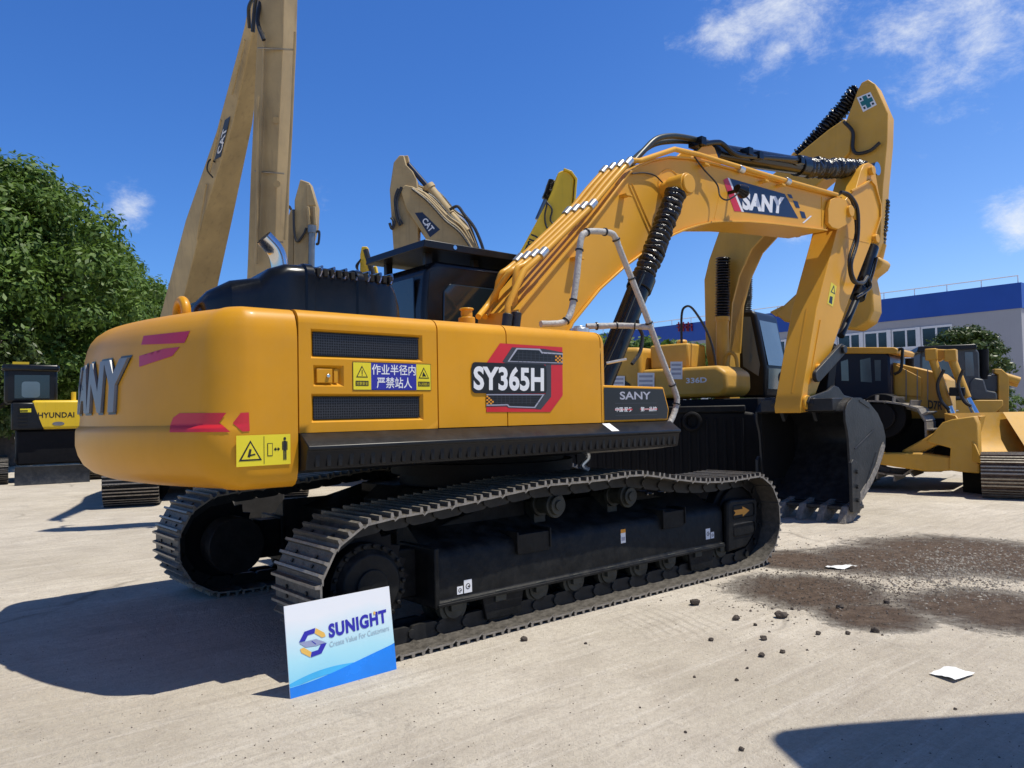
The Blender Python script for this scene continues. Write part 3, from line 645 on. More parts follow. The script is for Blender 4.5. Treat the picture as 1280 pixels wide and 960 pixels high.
def shoe_mesh():
    mb = MB(); w = .312; p = pitch*.5
    # plate with turned lips (x travel, z outward)
    pf = [(-p*1.0,.000),(-p*.86,.012),(p*.80,.012),(p*1.02,-.006),(p*1.06,-.018),(p*.98,-.014),(p*.78,-.002),(-p*.86,-.002),(-p*.98,-.012)]
    mb.prism(pf, -w, w, 0); mb.add([(q[0],sgn*(w+.0015),q[1]) for q in pf for sgn in (1,)], [list(range(len(pf)))], 3); mb.add([(q[0],-(w+.0015),q[1]) for q in pf], [list(range(len(pf)))], 3)
    for gx, h in ((-p*.82,.043),(-.005,.042),(p*.66,.043)):
        a, b = .0135, .0085
        mb.add([(gx-a,-w,.010),(gx+a,-w,.010),(gx+b,-w,h),(gx-b,-w,h),(gx-a,w,.010),(gx+a,w,.010),(gx+b,w,h),(gx-b,w,h)], [(0,1,2,3),(4,7,6,5),(0,4,5,1),(0,3,7,4),(1,5,6,2)], 0)
        mb.add([(gx-b,-w,h),(gx+b,-w,h),(gx+b,w,h),(gx-b,w,h)], [(0,1,2,3)], 1)
        for sg in (-1, 1): mb.add([(gx-a,sg*(w+.0012),.012),(gx+a,sg*(w+.0012),.012),(gx+b,sg*(w+.0012),h),(gx-b,sg*(w+.0012),h)], [(0,1,2,3)], 3)
    for sy in (-1, 1):
        mb.prism(rrect(-p*1.12,p*1.0,-.105,-.004,.045,3), sy*.07, sy*.115, 2)
        mb.cyl((-p,sy*.06,-.055),(-p,sy*.13,-.055),.03,seg=10,mt=2)
    for sx in (-.03,.03):
        for sy in (-.14,.14): mb.cyl((sx,sy,.012),(sx,sy,.022),.013,seg=6,mt=2)
    me = mb.build('track_shoe', ['shoe','shoetip','shoeb','shoeend'], None, angle=30)
    return me
shoe0 = shoe_mesh(); SM = shoe0.data; bpy.data.objects.remove(shoe0)
def make_side(sy, detail):
    yc = sy*1.292
    # link rail
    mb = MB(); 
    for s_ in (-1,1):
        ring = [tp(L[-1]*k/150) for k in range(150)]
        inner = []
        for k in range(150):
            a = ring[k-1]; b = ring[(k+1)%150]; d = (b-a).normalized(); inner.append((ring[k].x-d.y*.075, ring[k].y+d.x*.075))
        o = [(p.x-(p.x-q[0])*.1, p.y-(p.y-q[1])*.1) for p, q in zip(ring, inner)]
        y0 = yc+s_*.078; y1 = yc+s_*.105; n = 150
        vs = [(p[0],y0,p[1]) for p in o]+[(p[0],y0,p[1]) for p in inner]+[(p[0],y1,p[1]) for p in o]+[(p[0],y1,p[1]) for p in inner]
        fs = []
        for k in range(n):
            j = (k+1)%n; fs += [(k,j,n+j,n+k),(2*n+k,3*n+k,3*n+j,2*n+j),(n+k,n+j,3*n+j,3*n+k),(k,2*n+k,2*n+j,j)]
        mb.add(vs, fs)
    tr = mb.build('track', 'shoeb', EX, angle=40)
    for k in range(NS):
        a = tp((k-.5)*pitch); b = tp((k+.5)*pitch); d = (b-a).normalized(); c = (a+b)/2
        o = bpy.data.objects.new('track_shoe', SM); COL.objects.link(o); o.parent = tr
        # travel dir d, outward = rotate d by -90 in xz
        X = Vector((d.x,0,d.y)); Z = Vector((d.y,0,-d.x)); Y = Z.cross(X)
        mm = Matrix((X,Y,Z)).transposed().to_4x4(); mm.translation = (c.x, yc, c.y); o.matrix_local = mm
    # frame
    mb = MB()
    yo = sy*1.455
    # long box beam: section sloping on top
    def sec(yin, yout): return [(yin,.24),(yout,.235),(yout,.262),(yout-sy*.02,.275),(yout-sy*.02,.555),(yout-sy*.045,.605),(yout-sy*.08,.625),(yout-sy*.24,.66),(yin,.80)]
    mb.prism(sec(sy*1.02, yo), -1.54, 1.80, ax='x')
    mb.box(-1.57,-1.53, min(sy*1.0,yo+sy*.005), max(sy*1.0,yo+sy*.005), .23,.64)
    mb.box(-1.75,-1.55, min(sy*1.05,sy*1.22), max(sy*1.05,sy*1.22), .28,.62)
    mb.prism([(1.9,.30),(2.45,.36),(2.45,.58),(1.9,.66)], sy*1.08, sy*1.14)
    fr = mb.build('track_frame', 'bframe', EX, bevel=.010)
    mb = MB()
    for x0, x1 in ((-.82,-.50),(.88,1.18)):
        mb.box(x0,x1,min(yo,yo-sy*.20),max(yo,yo-sy*.20),.50,.645)
        for x in (x0-.012, x1): mb.box(x,x+.014,min(yo+sy*.012,yo-sy*.21),max(yo+sy*.012,yo-sy*.21),.52,.668)
    mb.box(-1.55,1.78,min(yo+sy*.004,yo+sy*.016),max(yo+sy*.004,yo+sy*.016),.237,.258)
    mb.build('step_bracket', 'bframe', fr, bevel=.004)
    mb = MB(); 
    for x in (1.05,1.3,1.55,1.8): mb.box(x,x+.02,min(sy*1.14,sy*1.05),max(sy*1.14,sy*1.05),.765,.775); mb.box(x+.07,x+.09,min(sy*1.14,sy*1.05),max(sy*1.14,sy*1.05),.765,.775)
    mb.build('spring_guard', 'pin', fr)
    # idler guard plate at the front
    mb = MB(); gp = [(1.80,.18),(2.12,.20),(2.30,.34),(2.33,.62),(2.30,.655),(1.88,.67),(1.82,.64)]
    mb.prism(gp, min(yo-sy*.03,yo+sy*.03), max(yo-sy*.03,yo+sy*.03)); ig = mb.build('idler_guard', 'bframe', fr, bevel=.02, seg=3)
    mb = MB(); o_ = yo+sy*.034
    for (z0,z1) in ((.48,.62),(.31,.44)):
        pr_ = rrect(1.89,2.27,z0,z1,.03); k = len(pr_)
        inn = rrect(1.90,2.26,z0+.01,z1-.01,.025)
        mb.add([(p[0],yo+sy*.031,p[1]) for p in pr_]+[(p[0],yo+sy*.04,p[1]) for p in inn], [(i,(i+1)%k,(i+1)%k+k,i+k) for i in range(k)])
    mb.build('guard_rim', 'bframe', ig)
    if sy < 0:
        mb = MB(); ya = yo-.033; mb.add([(p[0],ya,p[1]) for p in [(1.91,.52),(1.94,.545),(1.91,.57),(2.06,.57),(2.06,.595),(2.18,.545),(2.06,.495),(2.06,.52)]], [list(range(8))])
        mb.build('arrow_mark', 'orange', ig, recalc=False)
        mb = MB(); ya = yo+.0165
        def st(x0,x1,z0,z1,top=False):
            mb = MB(); mb.add(rect_q(x0,x1,z0,z1,ya), [(0,1,2,3)], 0)
            if top: mb.add(rect_q(x0,x1,z1-.03,z1,ya-.001), [(0,1,2,3)], 1); mb.add(rect_q(x0+.008,x1-.008,z0+.02,z0+.05,ya-.001), [(0,1,2,3)], 3)
            else:
                cx = (x0+x1)/2; cz = (z0+z1)/2; s = (x1-x0)*.3
                mb.add([(cx+s*math.cos(a*.6),ya-.001,cz+s*math.sin(a*.6)) for a in range(10)], [list(range(10))], 2); mb.add([(cx+s*.7*math.cos(a*.6),ya-.002,cz+s*.7*math.sin(a*.6)) for a in range(10)], [list(range(10))], 0)
                mb.add(rect_q(cx-s*.2,cx+s*.9,cz-s*.3,cz+s*.2,ya-.003), [(0,1,2,3)], 2)
            mb.build('frame_sticker', ['white','orange','ink','greyp'], fr, recalc=False)
        st(-1.37,-1.32,.295,.35); st(-1.31,-1.24,.295,.385); st(.335,.395,.44,.555,True); st(1.52,1.59,.33,.43); st(1.60,1.65,.33,.39)
    # sprocket drive
    mb = MB(); cx, cz = -2.06, .464
    T = 21; prof = []
    for k in range(T*4):
        a = 2*math.pi*k/(T*4); rr = (.375,.345,.325,.345)[k%4]; prof.append((cx+rr*math.cos(a), cz+rr*math.sin(a)))
    mb.prism(prof, yc-.03, yc+.03); sp = mb.build('sprocket', 'dull', EX, bevel=.004)
    mb = MB(); yo2 = sy*1.50
    mb.cyl((cx,yc,cz),(cx,sy*1.43,cz),.27,seg=40); mb.cyl((cx,sy*1.43,cz),(cx,sy*1.47,cz),.235,.20,seg=40); mb.cyl((cx,sy*1.47,cz),(cx,sy*1.485,cz),.11,seg=30)
    for k in range(22):
        a = 2*math.pi*k/22; mb.cyl((cx+.252*math.cos(a),sy*1.43,cz+.252*math.sin(a)),(cx+.252*math.cos(a),sy*1.452,cz+.252*math.sin(a)),.017,seg=6)
    mb.build('final_drive', 'bframe', sp, bevel=.006); mb = MB(); mb.cyl((cx,sy*1.0,cz),(cx,sy*.78,cz),.24,seg=36); mb.build('travel_motor', 'bframe', sp, bevel=.006)
    mb = MB(); ix = 2.118; pr2 = [(yc-.05,.34),(yc-.05,.36),(yc+.05,.36),(yc+.05,.34)]
    mb.cyl((ix,yc-.055,cz),(ix,yc+.055,cz),.37,seg=44); mb.cyl((ix,yc-.09,cz),(ix,yc+.09,cz),.31,seg=44); mb.cyl((ix,yc-.12,cz),(ix,yc+.12,cz),.10,seg=24)
    mb.build('idler', 'dull', EX, bevel=.01)
    for x in (-.36,.50):
        mb = MB(); z = .875 if x < 0 else .875
        z = .82
        mb.cyl((x,yc-.13,z),(x,yc+.13,z),.075,seg=24); mb.cyl((x,yc-.10,z),(x,yc-.06,z),.10,seg=24); mb.cyl((x,yc+.06,z),(x,yc+.10,z),.10,seg=24); mb.cyl((x,yc+sy*.13,z),(x,yc+sy*.145,z),.04,seg=16)
        mb.box(x-.06,x+.06,min(sy*1.0,sy*1.2),max(sy*1.0,sy*1.2),.6,.84); mb.build('carrier_roller', 'roller', EX, bevel=.004)
    for k in range(9):
        x = -1.38+k*.395; mb = MB(); z = .215
        mb.cyl((x,yc-.13,z),(x,yc+.13,z),.085,seg=20); mb.cyl((x,yc-.115,z),(x,yc-.06,z),.118,seg=24); mb.cyl((x,yc+.06,z),(x,yc+.115,z),.118,seg=24)
        mb.box(x-.05,x+.05,yc-.16,yc+.16,.19,.27)
        mb.build('track_roller', 'roller', EX, bevel=.004)
    for x in (-.95,1.45): mb = MB(); mb.prism([(x-.16,.07),(x+.16,.07),(x+.2,.26),(x-.2,.26)], min(yc+sy*.12,yc+sy*.145), max(yc+sy*.12,yc+sy*.145)); mb.build('track_guide', 'bframe', fr, bevel=.006)
make_side(-1, True); make_side(1, False)

mb = MB(); c = at(733,577,'y',-1.3); mb.tube(smooth([c+Vector((0,0,.10)), c+Vector((.02,0,.03)), c+Vector((-.03,.02,-.03)), c+Vector((.02,0,-.07))],4), .022, 8); mb.build('drain_hose', 'zinc', EX)
# ---- boom
YB0, YB1 = -.385, .16
bp_px = [(640,394),(647,389),(747.5,267.5),(785,217.5),(800,208),(815,202),(835,198),(860,199.5),(892,207),(985,232),(1030,243.5),(1050,249)]
bl_px = [(1032,287),(965,279),(935,276.5),(904,276),(887,277),(872,280.5),(856,285.5),(841,292),(822,302),(804,314),(779,332),(747,361),(713,403)]
up = xz(bp_px, YB0); lo = xz(bl_px, YB0)
foot = [(.62,2.05),(.60,1.80),(.45,1.68),(.28,1.70),(.16,1.85),(.10,2.1)]
up = up[1:]
web = up + lo + foot
mb = MB(); mb.prism(web, YB0, YB1); BOOM = mb.build('boom', 'boom', EX, bevel=.006)
mb = MB(); mb.strip([(.14,2.2)]+up, YB0-.035, YB1+.035, .022); mb.strip([(lo[i][0],lo[i][1]) for i in range(len(lo))]+[(.62,2.08)], YB0-.035, YB1+.035, .022)
mb.build('flange', 'boom', BOOM, bevel=.004)
# raised seams of the web plates
mb = MB(); y = YB0-.004
def seam(mb, pts, w=.010, d=.006, y=YB0):
    P = pxp(pts, y)
    for a, b in zip(P, P[1:]): mb.tube([a, b], w, 6)
seam(mb, [(786,231),(812,292)]); seam(mb, [(790,230),(816,290)]); seam(mb, [(1027,246),(1027,283)]); seam(mb, [(893,283-10),(900,240),(893,214)][:2], .006)
cc = at(838,236,'y',YB0)
mb.tube([(cc.x+.22*math.cos(a*math.pi/16), YB0-.001, cc.z+.22*math.sin(a*math.pi/16)) for a in range(33)], .006, 6)
mb.build('weld_seam', 'boom', BOOM)
# tip fork
fk = xz([(1042,247),(1052,249),(1058,252),(1066,262),(1067,267),(1060,279),(1046,287),(1038,285),(1033,279),(1033,262),(1036,250)], YB0-.03)
mb = MB(); mb.prism(fk, YB0-.06, YB0-.005); mb.prism(fk, YB1+.005, YB1+.06)
pc = at(1067-3,265,'y',YB0-.06); mb.cyl((pc.x-.06,YB0-.10,pc.z),(pc.x-.06,YB1+.10,pc.z),.085,seg=24); mb.build('boom_tip_fork', 'boom', BOOM, bevel=.006)
mb = MB(); ea = xz([(858,201),(878,180),(884,180),(890,186),(898,207)], -.25)
mb.prism(ea, -.29, -.25); mb.prism(ea, .03, .07); mb.build('cylinder_ear', 'boom', BOOM, bevel=.006)
# boom decal
mb = MB(); y = YB0-.003
decal_px(mb, [(904,225),(909.5,222),(927,264.5),(918,264)], y, 0); decal_px(mb, [(909.5,222),(912,222.7),(930,265),(927,264.5)], y, 1)
decal_px(mb, [(912,222.7),(981,242.5),(998,273),(930,265)], y, 2)
for q in ([(984,242.3),(989,243.2),(991.5,248),(987,247.5)],[(991,250.5),(997,252),(1000,260),(995,259.5)],[(999.5,263.5),(1005.5,265),(1008,273),(1002.5,272.5)]): decal_px(mb, q, y, 2)
decal_px(mb, [(1003,278.5),(1005,279),(1015,270),(1013,269.5)], y, 1)
qtext(mb, 'SANY', pxp([(928,262),(979,267.5),(980.5,246.5),(928,239.5)], y-.002), 1, .055, 1.04)
mb.build('boom_decal', ['red','white','navy'], BOOM, recalc=False)
# pipes along the boom
path = [(628,398),(640,372),(660,345),(677,330),(742,266),(770,232),(792,207)]
def off(pts, dy): return [Vector((p.x, p.y+dy, p.z)) for p in pts]
base = pxp(path, -.42)
for p in base: p.x -= .045; p.z += .05
for k in range(4):
    mb = MB(); pts = off(base, .118*k)
    if k in (0,):
        pts = pts[1:]; a = at(634,398,'y',-.42)
        pts = [Vector((a.x,a.y,a.z)), Vector((a.x+.01,a.y,a.z+.12))] + pts[1:6]
        t = pxp([(800,201),(843,186.5),(872,193),(960,219.5),(1046,243.5)], -.43); pts += t
    elif k == 1:
        a = at(644,398,'y',-.30); pts = [Vector((a.x,a.y,a.z))]+pts[2:]
    else:
        a = at(598 if k == 2 else 606,396,'y',-.3+.1*k); b = at(612 if k == 2 else 618,378,'y',-.2+.1*k)
        pts = [a, b]+pts[2:]
    mb.tube(smooth(pts, 4) if k else pts, .030, 12); mb.build('hydraulic_pipe', 'boom', BOOM)
for t, (u, v) in enumerate(((683,323.5),(744,263),(789,210))):
    c = at(u, v, 'y', -.42); nx_ = at(u+8, v-9 if t < 2 else v-9, 'y', -.42); d = (nx_-c).normalized(); c = c+Vector((-.045,0,.05))
    for k in range(4):
        mb = MB(); q = c+Vector((0,.118*k,0)); mb.cyl(q-d*.055, q+d*.055, .043, seg=14); mb.build('pipe_clamp', 'zinc', BOOM, bevel=.004)
for u, v in ((926,211),(984,226)):
    mb = MB(); c = at(u,v,'y',-.43); mb.cyl(c-Vector((.05,0,0)), c+Vector((.05,0,-.01)), .045, seg=14); mb.build('pipe_clamp', 'zinc', BOOM, bevel=.004)
for u, v in ((634,398),(645,396)):
    mb = MB(); c = at(u,v,'y',-.42); mb.cyl((c.x-.02,c.y,c.z-.12),(c.x+.01,c.y,c.z+.04),.048,seg=16); mb.build('hose_sleeve', 'rubber', BOOM, bevel=.006)
for (pp, y) in (([(788,207),(805,188),(820,174),(838,170),(858,172),(884,178)], -.25), ([(780,212),(800,192),(818,180),(840,176.5),(862,177),(882,180)], -.12)):
    mb = MB(); mb.tube(smooth(pxp(pp, y), 6), .034, 12); mb.build('hydraulic_hose', 'hose', BOOM)
# wires and small brackets
def wire(pp, y, r, name='cable', mt='rubber', parent=None, seg=6):
    mb = MB(); P = [at(p[0], p[1], 'y', p[2] if len(p) > 2 else y) for p in pp]; mb.tube(smooth(P, 5), r, seg); return mb.build(name, mt, parent or BOOM)
wire([(790,217),(805,216),(818,219),(826,226),(832,233)], YB0-.03, .008)
wire([(868,196,-.42),(880,212,-.44),(896,230,-.46),(900,245,-.5),(908,250,-.55),(917,246,-.58),(923,241,-.58)], -.45, .010)
for (u, v) in ((778,246),(717,324),(876,208),(951,228),(972,233)):
    mb = MB(); c = at(u, v, 'y', YB0); mb.box(c.x-.05,c.x+.03,YB0-.10,YB0,c.z-.012,c.z+.012); mb.cyl((c.x+.03,YB0-.07,c.z),(c.x+.07,YB0-.07,c.z),.012,seg=8); mb.build('cable_bracket', 'boom', BOOM, bevel=.003)
c = at(927,238,'y',-.55); mb = MB(); mb.cyl((c.x-.10,c.y,c.z+.01),(c.x+.03,c.y,c.z-.01),.05,.085,seg=20); mb.cyl((c.x+.03,c.y,c.z-.01),(c.x+.06,c.y,c.z-.012),.085,.08,seg=20); mb.box(c.x-.05,c.x-.02,c.y,YB0,c.z-.02,c.z+.02); mb.build('work_lamp', 'plastic', BOOM, bevel=.004)
# ---- boom cylinders
def bellows(p0, p1, r, n, depth=.16, seg=20, wob=.012, tight=1.):
    p0 = Vector(p0); p1 = Vector(p1); mb = MB(); K = n*6; pts = []; rs = []
    for i in range(K+1):
        t = i/K; ph = (i % 6)/6; q = p0.lerp(p1, t); nn = noise.noise_vector(q*3)*wob; pts.append(q+nn)
        s = abs(math.sin(math.pi*ph)); rs.append(r*(1-depth+depth*2*s**.7)*(1+.05*noise.noise(q*9)))
    mb.tube(pts, rs, seg); ax_ = (p1-p0).normalized()
    for i, v in enumerate(mb.v):
        c = p0+ax_*((v-p0).dot(ax_)); d = v-c; k_ = 1. if wob > .015 else .25; mb.v[i] = c+d*(1+k_*(.16*noise.noise(v*11)+.10*noise.noise(v*31)))+ax_*(.25*k_*r*noise.noise(v*8))
    return mb
ct = Vector((2.39,-.60,4.03)); cb = Vector((.84,-.60,1.50)); dv = (cb-ct).normalized()
for Y, nm in ((-.60,0),(.375,1)):
    a = Vector((ct.x,Y,ct.z)); b = Vector((cb.x,Y,cb.z))
    p2 = at(806,352,'y',Y) if not nm else a.lerp(b,.47); p2 = a+dv*1.32
    mb = MB(); mb.cyl(p2-dv*.02, b, .118, seg=28); mb.cyl(p2-dv*.05, p2+dv*.12, .135, seg=28); mb.cyl(b+dv*.0-Vector((0,.09,0)), b+Vector((0,.09,0)), .13, seg=24)
    side = -1 if not nm else 1
    BC = mb.build('boom_cylinder', 'plastic', EX, bevel=.01)
    bellows(a+dv*.10, p2, .105, 17, .16, wob=.02).build('cylinder_bellows', 'bellow', BC, angle=60)
    mb = MB(); y0, y1 = sorted((Y-.10*(-side)*-1, Y)); mb.cyl((a.x,Y-.11,a.z),(a.x,Y+.11,a.z),.125,seg=28); 
    mb.cyl((a.x,Y-.135,a.z),(a.x,Y-.11,a.z),.105,seg=24); mb.box(a.x-.02,a.x+.02,Y-.02,Y+.02,a.z-.15,a.z); mb.build('rod_eye', 'boom', BC, bevel=.008)
    mb = MB(); mb.tube(smooth([b+Vector((-.12,-.02,.15)), b.lerp(p2,.4)+Vector((-.13,-.08,0)), p2+Vector((-.10,-.10,.05))-dv*.0],6), .022, 8); mb.build('cylinder_pipe', 'plastic', BC)
mb = MB(); mb.cyl((ct.x,-.50,ct.z),(ct.x,.28,ct.z),.10,seg=24); mb.build('cylinder_pin', 'boom', BOOM)
# ---- arm
YA0, YA1 = -.325, .065
arm_px = [(1070,236),(1076,214),(1080,206),(1086,203),(1091,206),(1094,213),(1101,255),(1100,269),(1089,303),(1058,384),(1038,443),(1024,480),(1012,514),(1001,516),(1000,508),(1003,490),(1021,384),(1043,300),(1052,262),(1058,248)]
ap = xz(arm_px, YA0); mb = MB(); mb.prism(ap, YA0, YA1); ARM = mb.build('arm', 'boom', EX, bevel=.008)
mb = MB(); bk = xz([(1064,240),(1080,232),(1088,226),(1093,232),(1100,256),(1100,270),(1090,302)], YA0-.012)
mb.strip(bk, YA0-.03, YA0+.002, .03); mb.strip(xz([(1056,297),(1086,304)], YA0), YA0-.004, YA0, .012); mb.build('reinforcement_plate', 'boom', ARM, bevel=.004)
mb = MB()
for (u0,v0,u1,v1) in ((1026,400,1012,480),(1006,384,994,480)):
    a = at(u0,v0,'y',YA0); b = at(u1,v1,'y',YA0)
    if u0 > 1010: mb.box(0,0,0,0,0,0); mb.strip([(a.x-.03,a.z),(b.x-.03,b.z)], YA0-.015, YA0, .015)
mb.strip([(ap[16][0]-.004,ap[16][1]),(ap[15][0]-.004,ap[15][1])], -.18, -.16, .02); mb.build('guard_strip', 'boom', ARM)
def boss(mb, u, v, y, r, l=.07): c = at(u, v, 'y', y); mb.cyl((c.x,y-l,c.z),(c.x,y,c.z),r,seg=20)
for bb in ((1087,214,YA0,.07),(1068,268,YA0-.10,.085,.03),(1092,299,YA0,.07),(1022,462,YA0,.08,.05),(1007,503,YA0,.10,.04)): mb = MB(); boss(mb,*bb); mb.build('pin_boss', 'boom', ARM, bevel=.006)
wsx = at(1039,368,'y',YA0-.003)
mb = MB(); pq = pxp([(1034,379),(1041,383.5),(1046,358),(1039,352.5)], YA0-.003); mb.add(pq, [(0,1,2,3)], 0)
tq = pxp([(1038.3,365),(1044,368),(1042.5,356)], YA0-.004); mb.add(tq, [(0,1,2)], 1); tq = pxp([(1039.7,364.5),(1042.9,366.2),(1042.1,359.3)], YA0-.005); mb.add(tq, [(0,1,2)], 0)
tq = pxp([(1036,378),(1040,380.5),(1041,371),(1037.5,370)], YA0-.004); mb.add(tq, [(0,1,2,3)], 1); mb.build('warning_sticker', ['sticky','ink'], ARM, recalc=False)
wire([(1051,240,-.42),(1062,244,-.46),(1072,262,-.48),(1072,300,-.46),(1064,330,-.45),(1068,350,-.44),(1078,354,-.42),(1084,346,-.40)], -.45, .026, 'arm_hose', 'rubber', ARM, 10)
wire([(1053,241,-.36),(1065,252,-.40),(1070,290,-.42),(1061,325,-.42),(1066,352,-.4),(1080,352,-.38)], -.42, .020, 'arm_hose', 'rubber', ARM, 10)
# arm cylinder on top of the boom
YC = -.11
a = at(884,190,'y',YC); b = at(1003,208,'y',YC); c = at(1088,213,'y',YC)
dv = (b-a).normalized(); mb = MB(); mb.cyl(a, b, .125, seg=28); mb.cyl(b-dv*.16, b+dv*.05, .15, seg=28); mb.cyl((a.x,YC-.13,a.z),(a.x,YC+.13,a.z),.12,seg=24)
AC = mb.build('arm_cylinder', 'plastic', EX, bevel=.01)
bellows(b+dv*.03, c-dv*.30, .135, 16, .12, wob=.03).build('cylinder_bellows', 'bellow', AC, angle=60)
mb = MB(); mb.cyl(c-dv*.4, c, .065, seg=20); mb.cyl((c.x,YC-.12,c.z),(c.x,YC+.12,c.z),.11,seg=20); mb.build('piston_rod', 'chrome', AC)
mb = MB(); mb.tube(smooth(pxp([(878,180),(895,178),(903,180),(920,193),(948,196),(998,200)], -.30), 4), .034, 10); mb.tube(smooth(pxp([(950,196),(975,199),(1004,204)], -.28), 4), .03, 10)
for u, v in ((876,177),(935,190),(948,195),(1000,201)): q = at(u, v, 'y', -.30); mb.box(q.x-.05,q.x+.05,q.y-.05,q.y+.15,q.z-.05,q.z+.05)
mb.build('cylinder_pipe', 'plastic', AC, bevel=.004)
# ---- bucket linkage
YK = -.13
a = at(1092,308,'y',YK); b = at(1072,370,'y',YK); c = at(1051,420,'y',YK)
a = at(1088,318,'y',YK); dv = (b-a).normalized(); mb = MB(); mb.cyl(a-dv*.15, b, .10, seg=24); mb.cyl(b-dv*.14, b+dv*.04, .12, seg=24); BK = mb.build('bucket_cylinder', 'plastic', EX, bevel=.008)
mb = MB(); mb.cyl(b, c, .055, seg=18); mb.build('piston_rod', 'black', BK)
mb = MB(); mb.tube(smooth(pxp([(1096,322),(1090,345),(1080,372)], YK-.12), 4), .02, 8); mb.tube(smooth(pxp([(1084,344),(1088,358),(1080,366),(1070,372)], YK-.14), 4), .026, 8); mb.build('cylinder_pipe', 'plastic', BK)
def link(mb, p, q, r, y0, y1):
    p = Vector((p[0],p[1])); q = Vector((q[0],q[1])); d = (q-p).normalized(); nn = Vector((-d.y,d.x)); P = []
    for k in range(9): a = math.pi*k/8; w = -nn*math.cos(a)*r-d*math.sin(a)*r; P.append(tuple(p+w))
    for k in range(9): a = math.pi*k/8; w = nn*math.cos(a)*r+d*math.sin(a)*r; P.append(tuple(q+w))
    mb.prism(P, y0, y1)
pk = at(1052,437,'y',-.40); pl_ = at(1022,470,'y',-.40); pb = at(1042,488,'y',-.35)
mb = MB()
for y0, y1 in ((-.42,-.36),(.10,.16)): link(mb, (pk.x,pk.z), (pl_.x,pl_.z), .085, y0, y1)
mb.cyl((pk.x,-.46,pk.z),(pk.x,.20,pk.z),.06,seg=20); mb.build('rocker_link', 'bucket', EX, bevel=.008)
mb = MB(); link(mb, (pk.x,pk.z), (pb.x,pb.z), .10, -.30, .05); mb.build('bucket_link', 'dull', EX, bevel=.01)
# ---- bucket
prof = [(5.50,1.50),(5.58,1.60),(5.72,1.67),(5.95,1.67),(6.2,1.60),(6.45,1.45),(6.60,1.28),(6.67,1.12),(6.65,.98),(6.52,.78),(6.34,.60),(6.16,.44),(5.95,.30),(5.78,.22)]
YBa, YBb = -.85, .50
mb = MB(); mb.strip(prof, YBa, YBb, -.035); mb.strip([(p[0]*.965+.20,p[1]*.965+.035) for p in prof][::-1], YBa+.032, YBb-.032, -.012, 1); mb.box(5.62,6.5,YBb-.036,YBb-.030,.5,1.5,1)  # near-black inner lining: the shade inside the bucket is put into its colour
for y0, y1 in ((YBa-.0,YBa+.03),(YBb-.03,YBb)):
    mb.prism(prof+[(5.62,.22),(5.60,.30),(5.585,.8),(5.57,1.1),(5.55,1.22),(5.50,1.36)], y0-.001, y1+.001)
BU = mb.build('bucket', ['bucket','gap'], EX, bevel=.006)
mb = MB(); mb.box(5.55,5.92,YBa-.01,YBb+.01,.165,.215); mb.build('cutting_edge', 'bucket', BU, bevel=.008)
SC = [(5.59,.85),(5.53,.80),(5.52,.15),(5.72,.12),(5.76,.36),(5.70,.8)]
for ya, yb in ((YBa-.045,YBa-.002),(YBb+.002,YBb+.045)): mb = MB(); mb.prism(SC, ya, yb); sc_ = mb.build('side_cutter', 'bucket', BU, bevel=.006)
for z in (.30,.48,.68): mb = MB(); mb.cyl((5.66,YBa-.075,z),(5.66,YBa-.04,z),.03,seg=6); mb.build('cutter_bolt', 'bucket', BU)
mb = MB(); Pm = [(5.62,.16),(5.80,.24),(6.0,.36),(6.2,.50),(6.38,.66),(6.55,.86),(6.62,.98)]; Pm2 = [(p[0]-.05-.02*(i%2),p[1]+.06+.02*((i*7)%3)) for i, p in enumerate(Pm)]
mb.prism(Pm+Pm2[::-1], YBa-.012, YBa-.001); mb.build('dried_mud', 'mud', BU, angle=20)

mb = MB(); mb.strip([(5.9,1.62),(6.2,1.52)], YBa-.01, YBa+.0, .02); mb.tube([(5.72,YBa-.006,.98),(6.30,YBa-.006,1.22)], .008, 6); mb.tube([(5.9,YBa-.006,.35),(6.35,YBa-.006,.9)], .008, 6); mb.build('weld_seam', 'bucket', BU)
for k in range(5):
    y = YBa+.07+k*(YBb-YBa-.14)/4; mb = MB()
    mb.prism([(5.92,.30),(5.98,.18),(5.66,.02),(5.46,-.005),(5.40,.0),(5.46,.12),(5.54,.215),(5.72,.25)], y-.05, y+.05)
    mb.build('tooth', 'mud', BU, bevel=.012)
eard = xz([(1007,503),(1010,496),(1022,492),(1033,488),(1040,482),(1045,484),(1052,494),(1064,497),(1058,514),(1024,512),(1022,518),(1019,527),(1014,512)], -.36)
mb = MB(); mb.prism(eard, -.40, -.345); mb.prism(eard, .085, .14)
mb.box(5.42,5.85,-.72,.36,1.50,1.67); q = at(1012,504,'y',-.36); mb.cyl((q.x,-.45,q.z),(q.x,.19,q.z),.075,seg=24); mb.cyl((q.x,-.47,q.z),(q.x,-.45,q.z),.05,seg=20); mb.build('bucket_ear', 'bucket', BU, bevel=.012)
